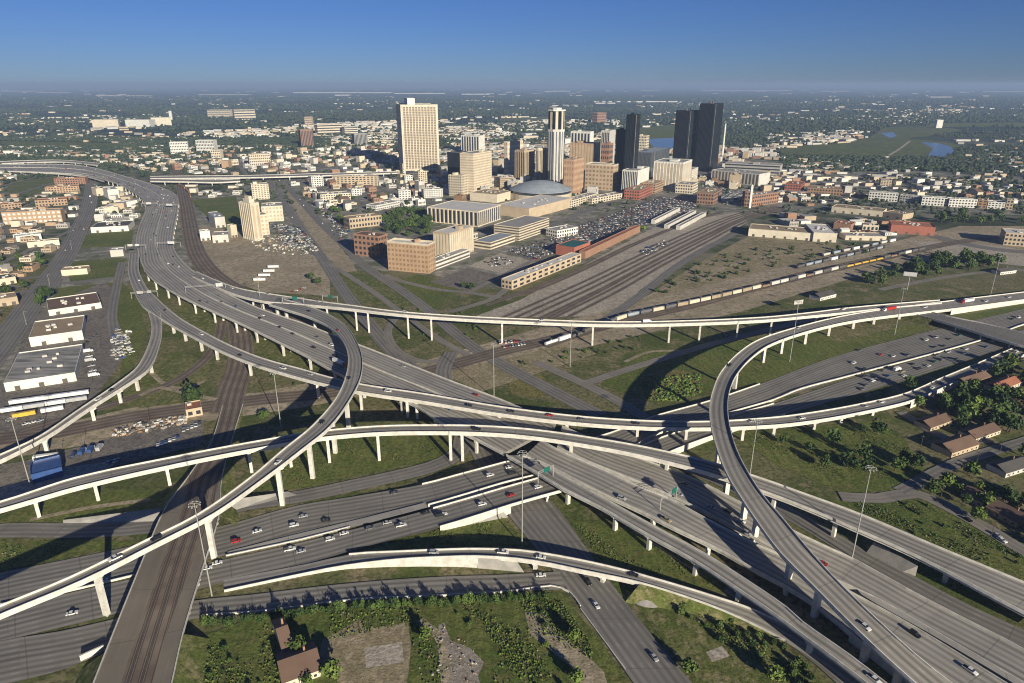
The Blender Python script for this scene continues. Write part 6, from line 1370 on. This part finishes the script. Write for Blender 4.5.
def boxes_object(name, data, label):
    n = len(data); A = np.array([d[:6] for d in data]); w2, d2 = A[:, 2]/2, A[:, 3]/2; ca, sa = np.cos(A[:, 5]), np.sin(A[:, 5])
    V = np.zeros((n, 8, 3))
    for k, (sx, sy, sz) in enumerate(((-1, -1, 0), (1, -1, 0), (1, 1, 0), (-1, 1, 0), (-1, -1, 1), (1, -1, 1), (1, 1, 1), (-1, 1, 1))):
        lx, ly = sx*w2, sy*d2; V[:, k, 0] = A[:, 0]+lx*ca-ly*sa; V[:, k, 1] = A[:, 1]+lx*sa+ly*ca; V[:, k, 2] = sz*A[:, 4]
    fc = np.array([(0, 1, 5, 4), (1, 2, 6, 5), (2, 3, 7, 6), (3, 0, 4, 7), (4, 5, 6, 7)]); Fc = (fc[None]+8*np.arange(n)[:, None, None]).reshape(-1)
    me = bpy.data.meshes.new(name); me.vertices.add(8*n); me.vertices.foreach_set('co', V.ravel().astype(np.float32)); me.loops.add(len(Fc)); me.loops.foreach_set('vertex_index', Fc.astype(np.int32))
    me.polygons.add(5*n); me.polygons.foreach_set('loop_start', np.arange(0, 20*n, 4, dtype=np.int32))
    for p in pal: me.materials.append(M[p])
    q = random.Random(4); mi = []
    for d in data:
        w_ = pal.index(d[6]); rf = pal.index(q.choice(('roof_grey', 'roof_white', 'roof_tan', 'roof_dark', 'roof_grey'))) if d[6] != 'white' or q.random() < .5 else pal.index('roof_white'); mi += [w_]*4+[rf]
    me.polygons.foreach_set('material_index', mi); me.update(calc_edges=True); me.shade_flat()
    o = bpy.data.objects.new(name, me); C.objects.link(o); tag(o, label, 'buildings', None, 'stuff'); return o
boxes_object('distant_rooftops', stuff_boxes, 'countless small pale houses and sheds scattered through the suburbs out to the horizon')

# far tree canopy: thousands of crowns
def canopy():
    q = np.random.RandomState(11); X = []; Y = []; Rr = []
    def add(n, y0, y1, rr, thr=.0, xr=(-40, 1064)):
        d0, d1 = P(512, y1).y, P(512, y0).y
        u = q.rand(n); yy = np.sqrt(d0**2+(d1**2-d0**2)*u); px = q.uniform(xr[0], xr[1], n); xx = (px-512)/F*(yy*CP+H*SP)
        f = np.sin(xx*.004+1.3)*np.cos(yy*.0031)+np.sin(xx*.0013-yy*.0021+2)+.6*np.sin(xx*.011+yy*.009)
        ok = f+q.normal(size=n)*.6 > thr
        ii = ((xx-OX)//OC).astype(int); jj = ((yy-OY)//OC).astype(int)
        ins = (ii >= 0) & (ii < occ.shape[0]) & (jj >= 0) & (jj < occ.shape[1]); oc = np.zeros(n, bool); oc[ins] = occ[ii[ins], jj[ins]]
        ok &= ~oc
        X.append(xx[ok]); Y.append(yy[ok]); Rr.append(q.uniform(rr[0], rr[1], ok.sum()))
    add(12000, 158, 215, (2.5, 5.5), -.2); add(17000, 132, 162, (4, 8), -.2); add(22000, 108, 132, (6, 13), -.2); add(10000, 97, 108, (12, 22), -.2)
    add(1500, 138, 152, (6, 9), -3, (-20, 200)); add(3500, 148, 172, (5, 8), -3, (780, 1064)); add(2500, 139, 147, (6, 9), -3, (240, 330)); add(900, 166, 182, (4, 7), .2, (0, 300)); add(1500, 176, 200, (4, 6), .0, (860, 1064))
    x, y, r = map(np.concatenate, (X, Y, Rr)); n = len(x)
    t = (1+5**.5)/2; ico = np.array([(-1, t, 0), (1, t, 0), (-1, -t, 0), (1, -t, 0), (0, -1, t), (0, 1, t), (0, -1, -t), (0, 1, -t), (t, 0, -1), (t, 0, 1), (-t, 0, -1), (-t, 0, 1)])/1.9
    fc = np.array([(0, 11, 5), (0, 5, 1), (0, 1, 7), (0, 7, 10), (0, 10, 11), (1, 5, 9), (5, 11, 4), (11, 10, 2), (10, 7, 6), (7, 1, 8), (3, 9, 4), (3, 4, 2), (3, 2, 6), (3, 6, 8), (3, 8, 9), (4, 9, 5), (2, 4, 11), (6, 2, 10), (8, 6, 7), (9, 8, 1)])
    V = ico[None]*q.uniform(.6, 1.25, (n, 12, 1))*r[:, None, None]; V[:, :, 2] = V[:, :, 2]*.75+r[:, None]*.65
    V[:, :, 0] += x[:, None]; V[:, :, 1] += y[:, None]
    Fc = (fc[None]+12*np.arange(n)[:, None, None]).reshape(-1)
    me = bpy.data.meshes.new('distant_trees'); me.vertices.add(12*n); me.vertices.foreach_set('co', V.ravel().astype(np.float32)); me.loops.add(len(Fc)); me.loops.foreach_set('vertex_index', Fc.astype(np.int32))
    me.polygons.add(20*n); me.polygons.foreach_set('loop_start', np.arange(0, 60*n, 3, dtype=np.int32)); me.materials.append(M['leaf_far']); me.update(calc_edges=True); me.shade_flat()
    o = bpy.data.objects.new('distant_trees', me); C.objects.link(o); tag(o, 'dark green mass of far-off trees covering the suburbs and river belt to the horizon', 'trees', None, 'stuff')
canopy()
# crowded car parks: past the countable ones, one object
def parked_stuff():
    q = random.Random(9); data = []
    for poly, ang in (([(545, 240), (580, 226), (660, 197), (700, 201), (690, 211), (640, 226), (590, 242), (566, 248)], 25), ([(506, 251), (540, 241), (560, 250), (535, 260)], 25), ([(270, 222), (300, 228), (318, 248), (285, 245)], 60),
                      ([(325, 190), (350, 205), (335, 212), (312, 200)], 45), ([(478, 240), (508, 236), (500, 246)], 60), ([(330, 222), (345, 216), (350, 232), (340, 238)], 40), ([(306, 200), (330, 206), (334, 222), (322, 216)], 50), ([(385, 200), (425, 196), (425, 206), (392, 208)], 35), ([(640, 250), (664, 240), (668, 244), (645, 256)], 25), ([(700, 182), (720, 180), (730, 190), (705, 190)], 60), ([(480, 262), (505, 256), (515, 262), (495, 268)], 25), ([(715, 192), (742, 190), (744, 200), (725, 205)], 60)):
        pts = np.array([(P(x, y).x, P(x, y).y) for x, y in poly]); cx, cy = pts.mean(0); a = R(ang); ca, sa = math.cos(a), math.sin(a); ext = np.abs(pts-pts.mean(0)).max()*1.5
        for i in range(int(-ext/3), int(ext/3)):
            for j in range(int(-ext/8), int(ext/8)):
                for s in (0, 5.2):
                    if q.random() > .62: continue
                    lx, ly = i*3.0, j*16.0+s; x, y = cx+lx*ca-ly*sa, cy+lx*sa+ly*ca
                    if inside(np.array([x]), np.array([y]), pts)[0]: data.append((x, y, 1.9, 4.6, a, q.choice(PAL)))
    m = MB(); cols = list(CARC); mats = [M['paint_'+c] for c in cols]+[M['car_glass']]
    for (x, y, w_, l_, a, cl) in data:
        z = .8; m.box(x, y, z-.5, w_, l_, .75, cols.index(cl), a); m.box(x, y, z+.25, w_*.88, l_*.5, .5, len(cols), a, top=cols.index(cl), tx=.85, ty=.75)
    tag(obj('parked_cars', m, mats), 'hundreds of small parked cars filling the distant downtown car parks', 'cars', None, 'stuff')
parked_stuff()
# rubble and scrap
def scatter_bits(name, poly, n, cols, sz, label, seed, z=.22):
    q = random.Random(seed); pts = np.array([(P(x, y).x, P(x, y).y) for x, y in poly]); x0, y0 = pts.min(0); x1, y1 = pts.max(0); m = MB(); k = 0
    while k < n:
        x, y = q.uniform(x0, x1), q.uniform(y0, y1)
        if not inside(np.array([x]), np.array([y]), pts)[0]: continue
        s = q.uniform(*sz); m.box(x, y, z, s*q.uniform(.5, 1.5), s*q.uniform(.5, 1.2), s*q.uniform(.2, .7), q.randrange(len(cols)), q.uniform(0, 3), tx=q.uniform(.5, 1), ty=q.uniform(.5, 1)); k += 1
    tag(obj(name, m, [M[c] for c in cols]), label, 'debris', None, 'stuff')
scatter_bits('rubble', [(416, 622), (440, 622), (474, 645), (482, 700), (420, 700)], 90, ('pale_grey', 'grey', 'tan', 'brown'), (.2, 1.0), 'broken concrete and rubble strewn over the demolition lot', 1)
scatter_bits('scrap_heap', [(112, 430), (160, 420), (186, 415), (186, 424), (150, 432), (114, 438)], 240, ('dark_grey', 'white', 'tan', 'brown', 'grey'), (.6, 3), 'mixed scrap and containers heaped beside the tracks left of the signal house', 2)
scatter_bits('scrap_heap', [(250, 236), (300, 236), (320, 250), (300, 256), (255, 250)], 260, ('dark_grey', 'white', 'tan', 'grey'), (1, 4), 'cars and materials strewn over the dirt yard below the station tower', 3)
scatter_bits('yard_materials', [(110, 335), (130, 330), (130, 355), (112, 362)], 120, ('dark_grey', 'white', 'roof_blue', 'grey'), (.6, 3), 'stacked metal and materials in the yard inside the left ramp', 4)
scatter_bits('shrubs_low', [(640, 378), (700, 374), (702, 392), (680, 402), (645, 400)], 500, ('leaf_bright', 'leaf_mid'), (.8, 2.2), 'knee-high yellow-green brush covering the mound beside the curved ramp', 5)

def undergrowth(name, polys, mats, label, seed, sz=(.15, .45), hz=(.0, .3), thr=.15, fr=.07):
    q = np.random.RandomState(seed); PX = []
    for poly, n in polys:
        pts = np.array([(P(x, y).x, P(x, y).y) for x, y in poly]); lo, hi = pts.min(0), pts.max(0)
        X = q.uniform(lo[0], hi[0], n*3); Y = q.uniform(lo[1], hi[1], n*3); f = np.sin(X*fr+seed)*np.cos(Y*fr*1.3)+np.sin(X*fr*2.7+Y*fr*2.1+seed*2)*.8+q.normal(size=n*3)*.35
        ok = inside(X, Y, pts) & (f > thr); ii = ((X-OX)//OC).astype(int); jj = ((Y-OY)//OC).astype(int); PX.append(np.stack([X[ok], Y[ok]], 1)[:n])
    A = np.concatenate(PX); n = len(A); d = q.normal(size=(n, 3)); d[:, 2] = np.abs(d[:, 2])*.7+.3; d /= np.linalg.norm(d, axis=1)[:, None]
    t = np.cross(d, q.normal(size=(n, 3))); t /= np.linalg.norm(t, axis=1)[:, None]; b = np.cross(d, t); sz_ = q.uniform(*sz, n)[:, None]
    p = np.concatenate([A, q.uniform(*hz, (n, 1))+.3], 1)
    v = np.stack([p-t*sz_-b*sz_*.7, p+t*sz_*.8-b*sz_, p+t*sz_+b*sz_*.6, p-t*sz_*.6+b*sz_], 1).reshape(-1, 3)
    me = bpy.data.meshes.new(name); me.vertices.add(4*n); me.vertices.foreach_set('co', v.ravel().astype(np.float32)); me.loops.add(4*n); me.loops.foreach_set('vertex_index', np.arange(4*n, dtype=np.int32))
    me.polygons.add(n); me.polygons.foreach_set('loop_start', np.arange(0, 4*n, 4, dtype=np.int32))
    for m_ in mats: me.materials.append(M[m_])
    me.polygons.foreach_set('material_index', q.randint(0, len(mats), n).astype(np.int32)); me.update(calc_edges=True); me.shade_flat()
    o = bpy.data.objects.new(name, me); C.objects.link(o); tag(o, label, 'undergrowth', None, 'stuff')
undergrowth('undergrowth', (([(455, 602), (560, 600), (590, 642), (602, 690), (490, 690), (500, 650)], 2600), ([(185, 650), (280, 622), (285, 690), (170, 700)], 900), ([(412, 620), (440, 620), (446, 700), (408, 700)], 250), ([(645, 590), (700, 606), (780, 650), (850, 700), (800, 700), (700, 640)], 1400),
    ([(330, 612), (420, 605), (440, 620), (330, 640)], 500)), ('leaf_mid', 'leaf_bright', 'grass'), 'low tangled undergrowth on the vacant lots and banks along the bottom', 3)
undergrowth('rough_grass', (([(300, 440), (430, 434), (450, 448), (352, 474), (290, 488), (256, 486)], 1500), ([(575, 525), (640, 532), (750, 592), (700, 585), (600, 560)], 1500), ([(365, 552), (440, 530), (500, 516), (530, 542), (470, 545)], 900), ([(835, 502), (930, 502), (1050, 572), (1030, 585), (900, 528)], 2500),
    ([(742, 374), (800, 354), (920, 324), (928, 328), (840, 355), (742, 390)], 1200), ([(0, 545), (120, 543), (0, 568)], 400), ([(740, 435), (900, 425), (930, 480), (840, 490)], 2500), ([(600, 385), (700, 350), (830, 332), (760, 376), (704, 392), (650, 405)], 2500), ([(200, 330), (345, 372), (330, 384), (240, 372), (190, 350)], 1200)), ('leaf_mid', 'leaf_dark', 'grass'), 'rough tufted grass between the ramps', 8, (.15, .45), (0, .15), .5, .09)
# haze: the air itself
m = bpy.data.materials.new('air'); m.use_nodes = True; t = m.node_tree; t.nodes.clear()
out = t.nodes.new('ShaderNodeOutputMaterial'); pv = t.nodes.new('ShaderNodeVolumePrincipled'); pv.inputs['Density'].default_value = 7.5e-5
pv.inputs['Color'].default_value = (0.36, 0.50, 0.76, 1); pv.inputs['Anisotropy'].default_value = 0.0
t.links.new(pv.outputs[0], out.inputs['Volume'])
hz = MB(); hz.box(0, L-1510, -1.0, 2*L+40, 2*L+3100, 260.0); o = obj('haze', hz, m); tag(o, 'thin blue air between the city and the horizon', 'haze', None, 'stuff')

# ------------------------------------------------------------------ labels for the repeats
for k_, p_ in list(PROTO.items()):
    if not p_['used']:
        for c_ in list(p_.children): bpy.data.objects.remove(c_)
        bpy.data.objects.remove(p_)
    else: del p_['used']
for o in bpy.data.objects:
    for k_ in ('used', 'w_r', 'w_l', 'h'):
        if k_ in o: del o[k_]
ONES = 'first second third fourth fifth sixth seventh eighth ninth tenth eleventh twelfth thirteenth fourteenth fifteenth sixteenth seventeenth eighteenth nineteenth'.split()
TENS = {20: 'twent', 30: 'thirt', 40: 'fort', 50: 'fift'}
def ordinal(n):
    if n < 20: return ONES[n-1]
    t_, u_ = n//10*10, n % 10
    return TENS[t_]+'ieth' if u_ == 0 else TENS[t_]+'y-'+ONES[u_-1]
bpy.context.view_layer.update()
for i, o in enumerate(UP): o['label'] = 'wooden utility pole with crossarm, '+ordinal(i+1)+' from left'; o['group'] = 'wooden utility poles'
fam = {}
for o, base, grp, place in VEH: fam.setdefault((base, grp, place), []).append(o)
PREP = {'the': 'on '}
for (base, grp, place), l in fam.items():
    l = [(proj(o.location)[0], o) for o in l]; l.sort(key=lambda t: t[0])
    pl = place if place.split()[0] in ('in', 'left', 'below', 'between', 'around', 'on', 'beside', 'along', 'inside', 'among', 'above', 'beyond', 'behind') else ('in ' if ('yard' in place or 'lot' in place.split() or 'train' in place or 'sidings' in place) else 'on ')+place
    for k, (px, o) in enumerate(l):
        o['label'] = (base+' '+pl) if len(l) == 1 else (ordinal(k+1)+' '+base+' from left '+pl if len(l) < 60 else base+' '+pl)
        o['group'] = grp
